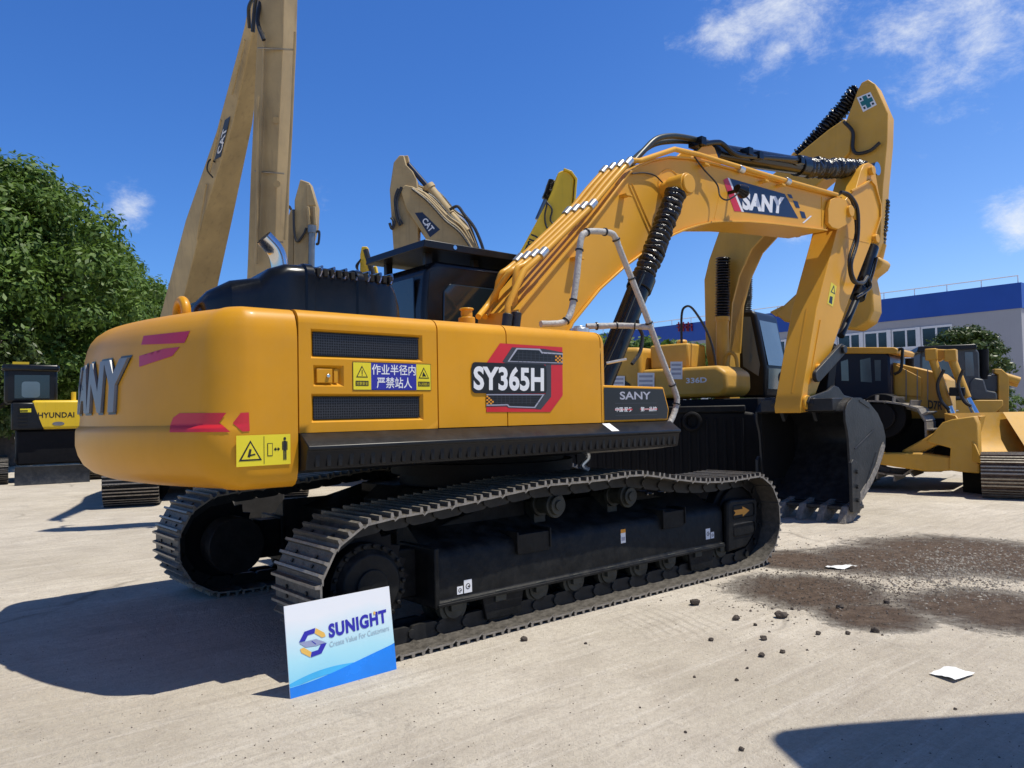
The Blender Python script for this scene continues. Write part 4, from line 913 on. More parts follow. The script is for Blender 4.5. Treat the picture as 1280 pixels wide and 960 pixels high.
# ---- wrapped handrail at the front corner
YR = -1.30
hp = [(676,405,-1.25),(700,404,-1.28),(710,398,YR),(716,380,YR),(721,345,YR),(726,300,YR),(732,291,YR),(742,289,YR),(762,291,YR),(769,297,YR),(778,320,YR),(795,362,YR),(808,395,YR),(830,455,YR),(844,490,YR),(846,503,YR),(842,518,YR),(836,531,YR)]
mb = MB(); P = smooth([at(*p[:2],'y',p[2]) for p in hp], 6)
mb.tube(P, [.027*(1+.09*noise.noise(Vector((i*.9,0,0)))) for i in range(len(P))], 12)
a = at(733,408,'y',-.95); b = at(775,407,'y',-1.1); c = at(812,409,'y',YR); P2 = smooth([a,b,c],10); mb.tube(P2, [.027*(1+.09*noise.noise(Vector((i*.9,3,0)))) for i in range(len(P2))], 12)
HR = mb.build('handrail', 'wrap', EX, angle=60)
mb = MB()
for i in range(10, len(P)-4, 9): d = (P[i+1]-P[i]).normalized(); mb.cyl(P[i]-d*.006, P[i]+d*.006, .037, seg=12)
for i in range(3, len(P2)-1, 6): d = (P2[i+1]-P2[i]).normalized(); mb.cyl(P2[i]-d*.006, P2[i]+d*.006, .037, seg=12)
mb.build('tape_band', 'ink', HR)
# mirror stay and hoses under the boom
mb = MB(); mb.tube([at(758,454,'y',-1.35), at(783,449,'y',-1.45)], .012, 8); mb.build('mirror_stay', 'zinc', EX)
mb = MB(); mb.box(.15,1.2,-.75,.3,1.3,1.75); mb.prism([(.2,1.7),(.62,1.7),(.55,2.0),(.2,2.0)], -.5, -.42); mb.prism([(.7,1.35),(1.05,1.35),(.95,1.62),(.75,1.62)], -.75, -.45); mb.build('boom_mount', 'dull', EX, bevel=.01)
wire([(790,455),(800,440),(803,420),(798,408),(797,400)], -.9, .018, 'deck_hose', 'rubber', EX, 8)

# ================================================================== BACKGROUND
class Fr:
    """a vertical frame standing at a place: local x along heading, y to its left"""
    def __init__(s, root): 
        s.o = root; s.M = Matrix.Translation(root.location) @ Matrix.Rotation(root.rotation_euler.z, 4, 'Z'); s.I = s.M.inverted()
        s.c = s.I @ CP
    def at(s, u, v, ax, val):
        d = s.I.to_3x3() @ ray(u, v); i = 'xyz'.index(ax); t = (val-s.c[i])/d[i]; return s.c+d*t
    def xz(s, pts, y): return [(p.x, p.z) for p in (s.at(u, v, 'y', y) for u, v in pts)]
    def P(s, pts, y): return [s.at(p[0], p[1], 'y', p[2] if len(p) > 2 else y) for p in pts]
def loop_track(mb, x0, x1, R, yc, w, pitch=.2, h=.035, cz=None, mt=0, tip=1):
    cz = cz or R; P = []
    for a, b, c in (((x0,cz-R),(x1,cz-R),0),):
        P += [Vector((x0+(x1-x0)*k/24, cz-R)) for k in range(24)]
    P += [Vector((x1+R*math.sin(math.pi*k/14), cz-R*math.cos(math.pi*k/14))) for k in range(14)]
    P += [Vector((x1+(x0-x1)*k/24, cz+R-.05*math.sin(math.pi*k/24))) for k in range(24)]
    P += [Vector((x0-R*math.sin(math.pi*k/14), cz+R*math.cos(math.pi*k/14))) for k in range(14)]
    shoes(mb, P, yc, w, pitch, h, mt, tip)
def shoes(mb, P, yc, w, pitch, h, mt=0, tip=1, gr=3):
    n = len(P); L = [0]
    for i in range(n): L.append(L[-1]+(P[(i+1)%n]-P[i]).length)
    def tp(s):
        s %= L[-1]
        for i in range(n):
            if L[i+1] >= s: return P[i].lerp(P[(i+1)%n], (s-L[i])/max(1e-9, L[i+1]-L[i]))
    N = int(L[-1]/pitch); p = L[-1]/N
    for k in range(N):
        a = tp(k*p); b = tp((k+.93)*p); d = (b-a).normalized(); o = Vector((d.y, -d.x))
        def V(q, y): return (q.x, y, q.y)
        i0 = a-o*.03; i1 = b-o*.03
        mb.add([V(a,yc-w/2),V(b,yc-w/2),V(b,yc+w/2),V(a,yc+w/2),V(i0,yc-w/2),V(i1,yc-w/2),V(i1,yc+w/2),V(i0,yc+w/2)], [(0,1,2,3),(4,7,6,5),(0,4,5,1),(2,6,7,3),(0,3,7,4),(1,5,6,2)], mt)
        for j in range(gr):
            t = (j+.5)/gr; c = a.lerp(b, t); e = d*.012; g0 = c-e; g1 = c+e; h0 = g0+o*h; h1 = g1+o*h
            mb.add([V(g0,yc-w/2),V(g1,yc-w/2),V(h1,yc-w/2),V(h0,yc-w/2),V(g0,yc+w/2),V(g1,yc+w/2),V(h1,yc+w/2),V(h0,yc+w/2)], [(0,1,2,3),(4,7,6,5),(0,3,7,4),(1,5,6,2)], mt)
            mb.add([V(h0,yc-w/2),V(h1,yc-w/2),V(h1,yc+w/2),V(h0,yc+w/2)], [(0,1,2,3)], tip)
        # chain link
        mb.prism([(a.x-o.x*.03,a.y-o.y*.03),(b.x-o.x*.03,b.y-o.y*.03),(b.x-o.x*.1,b.y-o.y*.1),(a.x-o.x*.1,a.y-o.y*.1)], yc-.1, yc+.1, mt)
def rplan(x0, x1, y0, y1, r): return rrect(x0, x1, y0, y1, r, 5)
def undercarriage(root, s, shoe='shoeb', tipm='shoeb', wd=.6, gauge=2.55, ln=3.9, R=.44):
    for sy in (-1, 1):
        mb = MB(); loop_track(mb, -ln*s/2, ln*s/2, R*s, sy*gauge*s/2, wd*s, .2*s, .035*s); tr = mb.build('track', [shoe, tipm], root)
        mb = MB(); yc = sy*gauge*s/2
        for x in (-ln*s/2, ln*s/2): mb.cyl((x,yc-.12*s,R*s),(x,yc+.12*s,R*s),.34*s,seg=24); mb.cyl((x,yc-.2*s,R*s),(x,yc+.2*s,R*s),.16*s,seg=18)
        for k in range(7): x = (-1.5+k*.5)*s; mb.cyl((x,yc-.14*s,.17*s),(x,yc+.14*s,.17*s),.11*s,seg=14)
        mb.build('wheel', 'dull', tr)
        mb = MB(); mb.prism([(-1.6*s,.22*s),(1.6*s,.22*s),(1.6*s,.62*s),(-1.6*s,.62*s)], yc-.13*s, yc+.13*s); mb.build('track_frame', 'bframe', tr, bevel=.02)
    mb = MB(); mb.box(-.8*s,.8*s,-1.1*s,1.1*s,.5*s,.85*s); mb.cyl((0,0,.85*s),(0,0,1.15*s),.65*s,seg=32); mb.build('slew_base', 'dull', root, bevel=.02)
def upper(root, s, paint, cabm='black', cw=None, tail=2.9, hood=2.25):
    cw = cw or paint
    mb = MB(); mb.box(-2.5*s,1.7*s,-1.35*s,1.35*s,1.1*s,1.32*s); mb.build('deck', 'dull', root, bevel=.02)
    mb = MB()
    mb.prism([(-2.35*s,1.3*s),(-.5*s,1.3*s),(-.5*s,(hood-.1)*s),(-.65*s,hood*s),(-2.35*s,hood*s)], -1.4*s, 1.4*s); eh = mb.build('engine_housing', paint, root, bevel=.06*s, seg=3)
    mb = MB(); 
    for k in range(6): mb.box(-2.1*s,-1.2*s,-1.412*s,-1.405*s,(1.5+k*.09)*s,(1.54+k*.09)*s)
    mb.build('air_vent', 'gap', eh)
    pl = [(-2.38*s,-1.4*s)]+[(-math.sqrt(max((tail*s)**2-(y*s)**2,0))*1.0, y*s) for y in [(-1.3+.13*k) for k in range(21)]]+[(-2.38*s,1.4*s)]
    mb = MB(); mb.prism(pl, 1.12*s, (hood-.12)*s, ax='z'); mb.build('counterweight', cw, root, bevel=.08*s, seg=3)
    mb = MB(); mb.box(-.48*s,1.5*s,-1.4*s,-.45*s,1.3*s,1.75*s); mb.build('side_box', paint, root, bevel=.05*s, seg=3)
    cab = cabin(root, -.1*s, 1.6*s, .45*s, 1.4*s, 1.25*s, 3.0*s, cabm)
    return eh, cab
def cabin(root, x0, x1, y0, y1, z0, z1, frame='black', glassm='dglass', roof=None):
    w = x1-x0; h = z1-z0; mb = MB()
    mb.prism([(x0,z0),(x1-.05*w,z0),(x1,z0+.25*h),(x1-.12*w,z1-.06*h),(x1-.2*w,z1),(x0+.05*w,z1),(x0,z1-.05*h)], y0, y1)
    c = mb.build('cab', frame, root, bevel=.04, seg=3)
    for yy, d in ((y0-.004, -1), (y1+.004, 1)):
        mb = MB(); P = [(x0+.08*w,z0+.42*h),(x1-.10*w,z0+.42*h),(x1-.17*w,z1-.10*h),(x0+.08*w,z1-.10*h)]
        mb.prism(P, yy-.004, yy+.004); mb.build('side_window', glassm, c)
    mb = MB(); mb.prism([(y0+.08,z0+.45*h),(y1-.08,z0+.45*h),(y1-.08,z1-.12*h),(y0+.08,z1-.12*h)], x0-.008, x0-.002, ax='x'); mb.build('rear_window', glassm, c)
    mb = MB(); a = (x1-.005,z0+.27*h); b = (x1-.12*w+.006,z1-.08*h)
    mb.add([(a[0]+.008,y0+.07,a[1]),(a[0]+.008,y1-.07,a[1]),(b[0]+.008,y1-.07,b[1]),(b[0]+.008,y0+.07,b[1])], [(0,1,2,3)]); mb.build('windscreen', glassm, c)
    if roof: mb = MB(); mb.box(x0-.03,x1-.15*w,y0-.03,y1+.03,z1-.01,z1+.09); mb.build('cab_roof', roof, c, bevel=.02)
    return c
YARD = 'machines parked behind the front excavator'
HR_ = R_(-40.46)      # heading of the photo's right-hand direction on the ground
# ---- big yellow excavator behind, cab with windscreen
loc = gnd(880, 15.6)
r2 = empty('excavator', loc, HR_-R_(40), 'weathered yellow excavator with black framed cab and green cross sticker on its upright arm', 'excavator')
s = 1.22; F2 = Fr(r2)
undercarriage(r2, s)
mb = MB(); mb.box(-2.9*s,1.5*s,-1.4*s,1.4*s,1.15*s,1.42*s); mb.build('deck', 'dull', r2, bevel=.02)
mb = MB(); mb.prism([(-2.75*s,1.45*s),(-.35*s,1.45*s),(-.35*s,2.25*s),(-.8*s,2.28*s),(-2.0*s,2.33*s),(-2.75*s,2.2*s)], -1.42*s, .4*s); eh = mb.build('engine_housing', 'yel2', r2, bevel=.10, seg=4)
mb = MB(); mb.prism([(-2.7*s,1.53*s),(-.42*s,1.53*s),(-.55*s,1.70*s),(-.85*s,1.88*s),(-1.3*s,1.95*s),(-2.7*s,1.95*s)], -1.428*s, -1.42*s); dk = mb.build('dark_side_panel', 'black', eh)
for (u0, v0, u1, v1) in ((765,470,781,490),(797,466,818,489),(838,452,853,474)):
    q = F2.P([(u0,v1),(u1,v1),(u1,v0),(u0,v0)], -1.436*s); mb = MB(); poly3(mb, q, 0)
    for b in (.25,.5,.75): qrect_ = [q[0]*(1-b)+q[3]*b, q[1]*(1-b)+q[2]*b]; a_, b_ = qrect_; mb.add([a_*.9+b_*.1+Vector((0,-.003,0)), a_*.1+b_*.9+Vector((0,-.003,0)), a_*.1+b_*.9+Vector((0,-.003,.04)), a_*.9+b_*.1+Vector((0,-.003,.04))], [(0,1,2,3)], 1)
    mb.build('paper_notice', ['white','greyp'], eh, recalc=False)
mb = MB(); mb.prism([(-.33*s,1.45*s),(.95*s,1.45*s),(1.05*s,1.55*s),(1.05*s,1.8*s),(.9*s,1.9*s),(-.33*s,1.9*s)], -1.42*s, -.55*s); sb = mb.build('side_box', 'yel2', r2, bevel=.07, seg=3)
mb = MB(); mb.tube(smooth(F2.P([(905,470),(908,445),(916,442),(921,452),(922,480)], -.6*s), 5), .035, 8); mb.build('hydraulic_pipe', 'yel2', r2)
mb = MB(); mb.tube(smooth(F2.P([(892,478),(898,462),(906,470),(912,490)], -.7*s), 5), .03, 8); mb.build('hose', 'rubber', r2)
mb = MB(); qtext(mb, '336D', rect_q(.42*s,.75*s,1.66*s,1.74*s,-1.424*s), 0, .03); mb.build('model_number', 'white', sb, recalc=False)
mb = MB(); mb.box(-.3*s,.35*s,-1.2*s,-.6*s,1.9*s,2.28*s); mb.cyl((.1*s,-.9*s,2.28*s),(.1*s,-.9*s,2.36*s),.1); mb.build('tank', 'yel2', r2, bevel=.04)
pl = [(-2.78*s,-1.42*s)]+[(-math.sqrt((3.35*s)**2-(y*s)**2), y*s) for y in [(-1.35+.135*k) for k in range(21)]]+[(-2.78*s,1.42*s)]
mb = MB(); mb.prism(pl, 1.2*s, 2.2*s, ax='z'); mb.build('counterweight', 'yel2', r2, bevel=.08, seg=3)
yc0, yc1 = .36*s, 1.26*s
cp_ = F2.xz([(905,497),(905,394),(912,388),(940,388),(945,393),(958,460),(957,497)], yc0)
mb = MB(); mb.prism(cp_, yc0, yc1); c2 = mb.build('cab', 'black', r2, bevel=.05, seg=3)
for pts in ([(912,396),(921,395),(923,455),(912,450)],[(926,396),(938,396),(950,456),(948,470),(929,458)]):
    mb = MB(); mb.prism(F2.xz(pts, yc0-.01), yc0-.012, yc0-.004); mb.build('side_window', 'glass', c2)
ws = [(F2.xz([(945,396)], yc0)[0]), (F2.xz([(957.5,458)], yc0)[0]), (F2.xz([(957,488)], yc0)[0])]
for (a, b), nm in (((ws[0],ws[1]),'windscreen'),((ws[1],ws[2]),'lower_windscreen')):
    mb = MB(); o = .014; a = (a[0]+(b[0]-a[0])*.06, a[1]+(b[1]-a[1])*.06); mb.add([(a[0]+o,yc0+.10,a[1]),(a[0]+o,yc1-.10,a[1]),(b[0]+o,yc1-.10,b[1]+.03),(b[0]+o,yc0+.10,b[1]+.03)], [(0,1,2,3)]); mb.build(nm, 'glass', c2)
bpx = [(893,500),(882,440),(880,350),(886,325),(900,285),(925,250),(960,222),(997,193),(1035,162),(1056,148),(1066,160),(1062,190),(1040,215),(1005,245),(985,272),(960,290),(940,312),(925,345),(916,380),(912,440),(912,500)]
mb = MB(); bz = F2.xz(bpx, -.3*s); mb.prism(bz, -.30*s, .10*s); B2 = mb.build('boom', 'yel2', r2, bevel=.02)
mb = MB(); mb.strip(bz[13:20], -.33*s, .13*s, -.03); mb.build('flange', 'yel2', B2)
apx = [(1072,112),(1077,103),(1085,99),(1094,105),(1110,142),(1109,177),(1104,230),(1100,300),(1088,340),(1062,345),(1060,290),(1052,230),(1050,182),(1058,150)]
mb = MB(); mb.prism(F2.xz(apx, -.24*s), -.24*s, .08*s); A2 = mb.build('arm', 'yel2', r2, bevel=.015)
mb = MB(); yq = -.24*s-.004
q = F2.P([(1071,122),(1088,115),(1096,131),(1079,140)], yq); poly3(mb, q, 0)
def lerp4(q, a, b): return (q[0]*(1-a)+q[1]*a)*(1-b)+(q[3]*(1-a)+q[2]*a)*b
def qrect(mb, q, a0, a1, b0, b1, mt, o=Vector((0,-.002,0))): mb.add([lerp4(q,a0,b0)+o, lerp4(q,a1,b0)+o, lerp4(q,a1,b1)+o, lerp4(q,a0,b1)+o], [(0,1,2,3)], mt)
qrect(mb, q, .35,.65,.08,.92, 1); qrect(mb, q, .08,.92,.35,.65, 1, Vector((0,-.003,0)))
for a in (.08,.7):
    for b in (.08,.7): qrect(mb, q, a+.04, a+.18, b+.04, b+.18, 2)
mb.build('cross_sticker', ['white','green','ink'], A2, recalc=False)
a = F2.at(1000,196,'y',0); b = F2.at(1074,112,'y',0); MBk = bellows(a, b, .13, 26, .2, wob=.02); MBk.build('cylinder_bellows', 'bellow', r2, angle=60)
mb = MB(); c = F2.at(975,225,'y',0); mb.cyl(c, a, .15, seg=20); mb.build('arm_cylinder', 'yel2', r2)
for Y, u, vb in ((-.48*s,903,0),(.48*s,925,6)):
    u += (6 if Y > 0 else 0); a = F2.at(u,492,'y',Y); b = F2.at(u,396+vb,'y',Y); c = F2.at(u+1,322+vb*4,'y',Y)
    mb = MB(); mb.cyl(a, b, .12, seg=20); mb.cyl(b-(b-a).normalized()*.08, b, .14, seg=20); bc = mb.build('boom_cylinder', 'yel2', r2)
    bellows(b, c, .115, 22, .22, wob=.01).build('cylinder_bellows', 'bellow', bc, angle=60)
mb = MB(); mb.tube(smooth(F2.P([(852,430),(852,395),(856,384),(866,386),(884,415),(893,445),(895,480),(890,495)], -1.0*s), 5), .022, 6); mb.build('mirror_rail', 'rubber', r2)
for pp in ([(1055,152),(1066,165),(1066,185),(1072,192),(1088,188),(1100,178)],):
    mb = MB(); mb.tube(smooth(F2.P(pp, -.30*s), 5), .03, 8); mb.build('arm_hose', 'rubber', A2)
bp = [(1062,338),(1076,332),(1098,320),(1104,326),(1100,334),(1086,345),(1091,366),(1092,388),(1086,402),(1070,412),(1048,410),(1010,404),(980,402),(968,392),(1000,362),(1025,342),(1045,336)]
mb = MB(); mb.prism(F2.xz(bp, -.32*s), -.32*s, .12*s); bk = mb.build('bucket', 'yel2', r2, bevel=.04, seg=3)
for k in range(4):
    mb = MB(); q = F2.xz([(970,396),(982,384),(978,382),(962,390)], -.3*s); mb.prism(q, (-.30+k*.11)*s, (-.25+k*.11)*s); mb.build('tooth', 'yel2', bk, bevel=.01)
a = F2.at(1104,250,'y',.0); b = F2.at(1099,305,'y',0); c = F2.at(1092,335,'y',0)
bellows(a, b, .10, 12, .2, wob=.02).build('cylinder_bellows', 'bellow', A2, angle=60); mb = MB(); mb.cyl(b, c, .12); mb.build('bucket_cylinder', 'yel2', A2)
# ---- large black bucket shell standing in front of it
p0 = at(955,601,'z',0); p0 = gnd(952, 13.4); rb = empty('excavator_bucket', p0, HR_-R_(12), 'large black ribbed steel bucket standing on the ground behind the front track', 'bucket')
Fb = Fr(rb); mb = MB()
poly = Fb.xz([(735,520),(760,512),(930,514),(944,516),(951,540),(957,575),(958,602),(735,606)], -.9)
poly[-1] = (poly[-1][0], 0.0); poly[-2] = (poly[-2][0], 0.0)
mb.prism(poly, -.9, .9); shl = mb.build('shell', 'dull', rb, bevel=.05, seg=3)
mb = MB(); x0, x1 = poly[0][0], poly[3][0]; x = x0+.1
while x < x1-.1: mb.box(x,x+.04,-.93,-.895,.1,1.40); x += .14
mb.build('rib', 'dull', shl, bevel=.008)
mb = MB(); zt = poly[2][1]; mb.box(x0+.2,x1-.15,-.94,-.7,zt-.015,zt+.10); mb.build('lip', 'bframe', shl, bevel=.02)
c = Fb.at(865,527,'y',-.93); mb = MB(); mb.tube([(c.x+.13*math.cos(k*math.pi/10),-.95,c.z+.13*math.sin(k*math.pi/10)) for k in range(21)], .035, 8); mb.build('lifting_ring', 'dull', shl)
# ---- cream long reach excavator on the left
loc = gnd(262, 16.6)
r3 = empty('excavator', loc, R_(251), 'faded cream long reach excavator whose boom and arm rise above the top edge', 'excavator')
undercarriage(r3, 1.08, 'shoeb', 'shoeend', .85, 2.45, 3.6, .46); upper(r3, .98, 'cream')
F3 = Fr(r3)
def loft(mb, secs, side, mt=0):
    """secs: (centre, half width across, half depth); side: unit vector across"""
    vs = []; n = len(secs)
    for i, (c, a, b) in enumerate(secs):
        c = Vector(c); t = (Vector(secs[min(i+1,n-1)][0])-Vector(secs[max(i-1,0)][0])).normalized(); q = t.cross(side).normalized(); sd = side
        vs += [c-sd*a-q*b, c+sd*a-q*b, c+sd*a+q*b, c-sd*a+q*b]
    fs = [(0,1,2,3),(4*n-1,4*n-2,4*n-3,4*n-4)]
    for i in range(n-1):
        for k in range(4): fs.append((4*i+k, 4*i+(k+1)%4, 4*i+4+(k+1)%4, 4*i+4+k))
    mb.add(vs, fs, mt)
def W2L(F, p): return F.I @ p
sd = (Vector((.76,-.65,0))*.80+Vector((.65,.76,0))*-.6).normalized()      # across the boom, turned to show its left side
sdl = F3.I.to_3x3() @ sd
def P3(u, v, d): return W2L(F3, dep(u, v, d))
mb = MB(); loft(mb, [(P3(203,480,17.6),.33,.28),(P3(231,400,17.0),.40,.38),(P3(262,272,16.0),.34,.34),(P3(293,160,14.8),.27,.23),(P3(318,30,13.5),.165,.11),(P3(338,-90,12.2),.12,.08)], sdl)
B3 = mb.build('boom', 'cream', r3, bevel=.015)
sd2 = F3.I.to_3x3() @ (Vector((.76,-.65,0))*.97+Vector((.65,.76,0))*-.24).normalized()
mb = MB(); loft(mb, [(P3(324,560,11.9),.17,.14),(P3(329,430,11.75),.22,.18),(P3(335,330,11.6),.225,.19),(P3(338,222,11.5),.215,.185),(P3(346,60,11.25),.21,.19),(P3(352,-110,11.1),.19,.17)], sd2)
A3 = mb.build('arm', 'cream', r3, bevel=.012)
q = P3(322,575,11.9); mb = MB(); mb.prism([(q.x-.4,.05),(q.x+.35,.05),(q.x+.5,.5),(q.x+.3,q.z+.1),(q.x-.2,q.z+.1),(q.x-.45,.5)], q.y-.35, q.y+.35); mb.build('bucket', 'bucket', r3, bevel=.03)
for (a, b, rr) in (((320,330),(322,120),.024),((322,300),(330,40),.018),((356,300),(369,40),.02)):
    mb = MB(); mb.tube(smooth([P3(a[0],a[1],11.35), P3((a[0]+b[0])/2+1,(a[1]+b[1])/2,11.2), P3(b[0],b[1],11.0)], 6), rr, 8); mb.build('hydraulic_pipe', 'cream', A3)
for pp, rr in (([(316,40,11.6),(320,0,11.5),(328,-10,11.2),(322,25,11.0),(330,50,10.95)],.03),([(312,35,12.6),(311,10,12.4),(318,-5,12.0)],.03),([(266,222,15.0),(259,212,14.9),(262,200,14.9),(270,203,15.0)],.016)):
    mb = MB(); mb.tube(smooth([P3(*p) for p in pp],6), rr, 8); mb.build('hose', 'rubber', B3)
for (u, v) in ((345,150),(346,230)): mb = MB(); c = P3(u, v, 11.2); mb.cyl(c, c+(W2L(F3,CP)-c).normalized()*.06, .05, seg=14); mb.build('pin_boss', 'cream', A3)
for (u0, v0, u1, v1, dd) in ((322,60,366,62,11.02),(318,214,355,217,11.27),(319,300,354,303,11.36)):
    mb = MB(); mb.tube([P3(u0,v0,dd), P3(u1,v1,dd)], .012, 6); mb.build('weld_band', 'pin', A3)
for (u0, v0, u1, v1, da, db) in ((246,300,258,230,15.7,15.2),(262,215,276,150,15.0,14.4),(290,118,306,50,14.1,13.5)):
    mb = MB(); mb.tube([P3(u0,v0,da), P3(u1,v1,db)], .02, 6); mb.build('hydraulic_pipe', 'cream', B3)
# decal on the boom's left face : laid on the face of the loft
mb = MB(); cA = P3(271,195,19.6); 
def face_pt(u, v, mbp, F):      # meet a built part
    bv = BVHTree.FromPolygons([tuple(p.co) for p in mbp.data.vertices], [list(p.vertices) for p in mbp.data.polygons])
    o = F.I @ CP; d = (F.I.to_3x3() @ ray(u, v)).normalized(); h = bv.ray_cast(o, d); return (h[0]-d*.012) if h[0] else None
q = [face_pt(u, v, B3, F3) for u, v in ((268,200),(276,196),(288,145),(281,150))]
if all(q): 
    poly3(mb, q, 0); qtext(mb, 'CAT', [lerp4(q,.9,.12)+Vector((0,0,0)), lerp4(q,.9,.75), lerp4(q,.12,.75), lerp4(q,.12,.12)], 1, .03)
    for i in range(4, len(mb.v)): mb.v[i] = mb.v[i] + (F3.c-mb.v[i]).normalized()*.01
    mb.build('boom_decal', ['navy','white'], B3, recalc=False)
# ---- cream arm end-on behind the engine cover
loc = gnd(350, 22); r4 = empty('excavator', loc, HR_, 'cream excavator behind the exhaust pipe showing only its folded arm tip', 'excavator'); F4 = Fr(r4)
undercarriage(r4, .95); upper(r4, .95, 'cream')
mb = MB(); mb.prism(F4.xz([(375,224),(368,250),(366,420),(388,420),(390,300),(395,282),(396,258),(387,228)], -.35), -.35, .0)
A4 = mb.build('arm', 'cream', r4, bevel=.03); mb = MB(); mb.prism(F4.xz([(363,262),(350,302),(352,420),(368,420),(367,262)], -.1), -.1, .4); mb.build('boom', 'cream', r4, bevel=.02)
mb = MB(); mb.prism(F4.xz([(383,230),(388,231),(395,257),(384,257)], -.37), -.37, -.352); mb.prism(F4.xz([(383,258),(386,258),(388,280),(385,281)], -.45), -.45, -.352); mb.prism(F4.xz([(391,258),(394,258),(395,280),(392,281)], -.45), -.45, -.352); mb.build('end_plate', 'cream', A4, bevel=.01)
mb = MB(); a, b = F4.P([(390,282),(389,345)], -.5); mb.cyl(a, b, .09, seg=16); mb.cyl(a, a+(b-a)*.15, .12, seg=16); mb.build('bucket_cylinder', 'pin', A4)
for pp in ([(367,262),(368,290),(372,302),(380,292),(383,285)],[(395,290),(399,290),(398,304),(395,305)],[(364,262),(361,258),(358,266)]): mb = MB(); mb.tube(smooth(F4.P(pp, -.42), 5), .035, 8); mb.build('hose', 'rubber', A4)
# ---- small yellow machine between cover and cab
loc = gnd(470, 20); r5 = empty('excavator', loc, HR_+math.pi, 'small lemon yellow excavator behind the engine cover, only its arm joint in view', 'excavator'); F5 = Fr(r5)
undercarriage(r5, .7); upper(r5, .7, 'lemon')
mb = MB(); mb.prism(F5.xz([(449,420),(450,318),(452,308),(459,308),(462,330),(466,420)], .12), .12, -.12); a5 = mb.build('arm', 'lemon', r5, bevel=.02)
mb = MB(); mb.prism(F5.xz([(466,350),(464,334),(470,332),(474,350)], .1), .1, -.1); mb.build('boom', 'lemon', r5, bevel=.02)
mb = MB(); a, b = F5.P([(457,312),(468,350)], .2); mb.cyl(a, b, .07); mb.build('arm_cylinder', 'rubber', r5)
for k in range(3): mb = MB(); mb.tube(smooth(F5.P([(451,324),(447-k,334),(450+k*3,346)], .25), 5), .02, 6); mb.build('hose', 'rubber', a5)
# ---- old cream excavator with hoses, boom to the left
loc = gnd(690, 17.5); r6 = empty('excavator', loc, HR_+math.pi, 'old cream excavator with navy boom decal and tangled hoses above the black cab roof', 'excavator'); F6 = Fr(r6)
undercarriage(r6, .95); upper(r6, .95, 'cream')
mb = MB(); mb.prism(F6.xz([(492,203),(499,194),(505,194),(508,206),(516,214),(521,224),(523,245),(523,281),(522,330),(493,330),(487,237)], .25), .25, -.22); A6 = mb.build('arm', 'cream', r6, bevel=.02)
mb = MB(); mb.prism(F6.xz([(500,238),(506,231),(516,233),(531,240),(570,279),(604,316),(700,410),(660,430),(600,382),(538,305),(522,282),(508,262)], .32), .32, -.28); B6 = mb.build('boom', 'cream', r6, bevel=.02)
mb = MB(); mb.prism(F6.xz([(498,195),(510,194),(511,202),(504,206)], .12), .12, -.12); mb.build('arm_ear', 'cream', A6, bevel=.01)
a, b, c, d = F6.P([(508,203),(534,233),(562,268),(583,290)], 0)
mb = MB(); mb.cyl(a, b, .06, seg=14); mb.build('piston_rod', 'navy', r6); mb = MB(); mb.cyl(b, c, .13, seg=18); mb.cyl(c, d, .10, seg=18); mb.cyl(b, b+(c-b)*.12, .16, seg=18); mb.build('arm_cylinder', 'cream', r6)
yq = .325; mb = MB(); q = F6.P([(518.5,266),(528,265.3),(550,287),(537.6,296.7)], yq); poly3(mb, q, 0)
q2 = F6.P([(537,291),(543.5,285.5),(532.5,271.5),(527,276)], yq+.004); qtext(mb, 'CAT', [q2[3], q2[0], q2[1], q2[2]], 1, .03)
mb.build('boom_decal', ['navy','white'], B6, recalc=False)
for k in range(9):
    o1 = k*1.6; mt = 'cream' if k % 2 else 'rubber'
    pp = [(515+o1*.6,236-o1*.3),(535+o1,252-o1*.9),(556+o1*.9,275-o1),(575+o1*.8,292-o1*.9+random.uniform(-3,3)),(594+o1*.5,318)]
    mb = MB(); mb.tube(smooth(F6.P([(p[0],p[1],.40-.07*k) for p in pp], .4), 5), .028, 6); mb.build('hose', mt, B6)
mb = MB(); mb.tube(smooth(F6.P([(562,262),(572,258),(580,268),(592,283),(600,300),(606,318)], .3), 5), .035, 8); mb.build('hose', 'rubber', B6)
for pp in ([(498,236),(494,250),(496,270),(500,282)],[(502,234),(496,252),(499,272),(503,280)],[(489,272),(493,278),(490,286),(487,279)]): mb = MB(); mb.tube(smooth(F6.P(pp, .34), 5), .035, 6); mb.build('hose', 'rubber', A6)
# ---- yellow machine whose boom tip shows right of it
loc = gnd(610, 18.5); r7 = empty('excavator', loc, HR_, 'bright yellow excavator with rounded boom tip and black lettering left of the front boom', 'excavator'); F7 = Fr(r7)
undercarriage(r7, .95); upper(r7, .95, 'lemon')
bp7 = [(598,420),(646,322),(683,254),(690,238),(695,222),(698,215),(704,212.5),(712,215),(718,223),(716,250),(714,272),(708,290),(680,330),(640,420)]
mb = MB(); z7 = F7.xz(bp7, -.28); mb.prism(z7, -.28, .28); B7 = mb.build('boom', 'lemon', r7, bevel=.03)
mb = MB(); mb.strip(F7.xz([(704,213),(713,216),(719,224),(717,250),(715,268)], -.3), -.34, .34, .05); mb.build('flange', 'lemon', B7, bevel=.01)
a, b, c = F7.P([(692,226),(683,250),(672,275)], 0); bellows(a, b, .10, 14, .25).build('cylinder_bellows', 'bellow', B7, angle=60); mb = MB(); mb.cyl(b, c, .07); mb.build('arm_cylinder', 'pin', B7)
for pp in ([(683,252),(690,262),(688,275),(695,282),(700,284)],[(684,254),(681,270),(683,283),(690,290)]): mb = MB(); mb.tube(smooth(F7.P(pp, -.33), 5), .022, 6); mb.build('hose', 'rubber', B7)
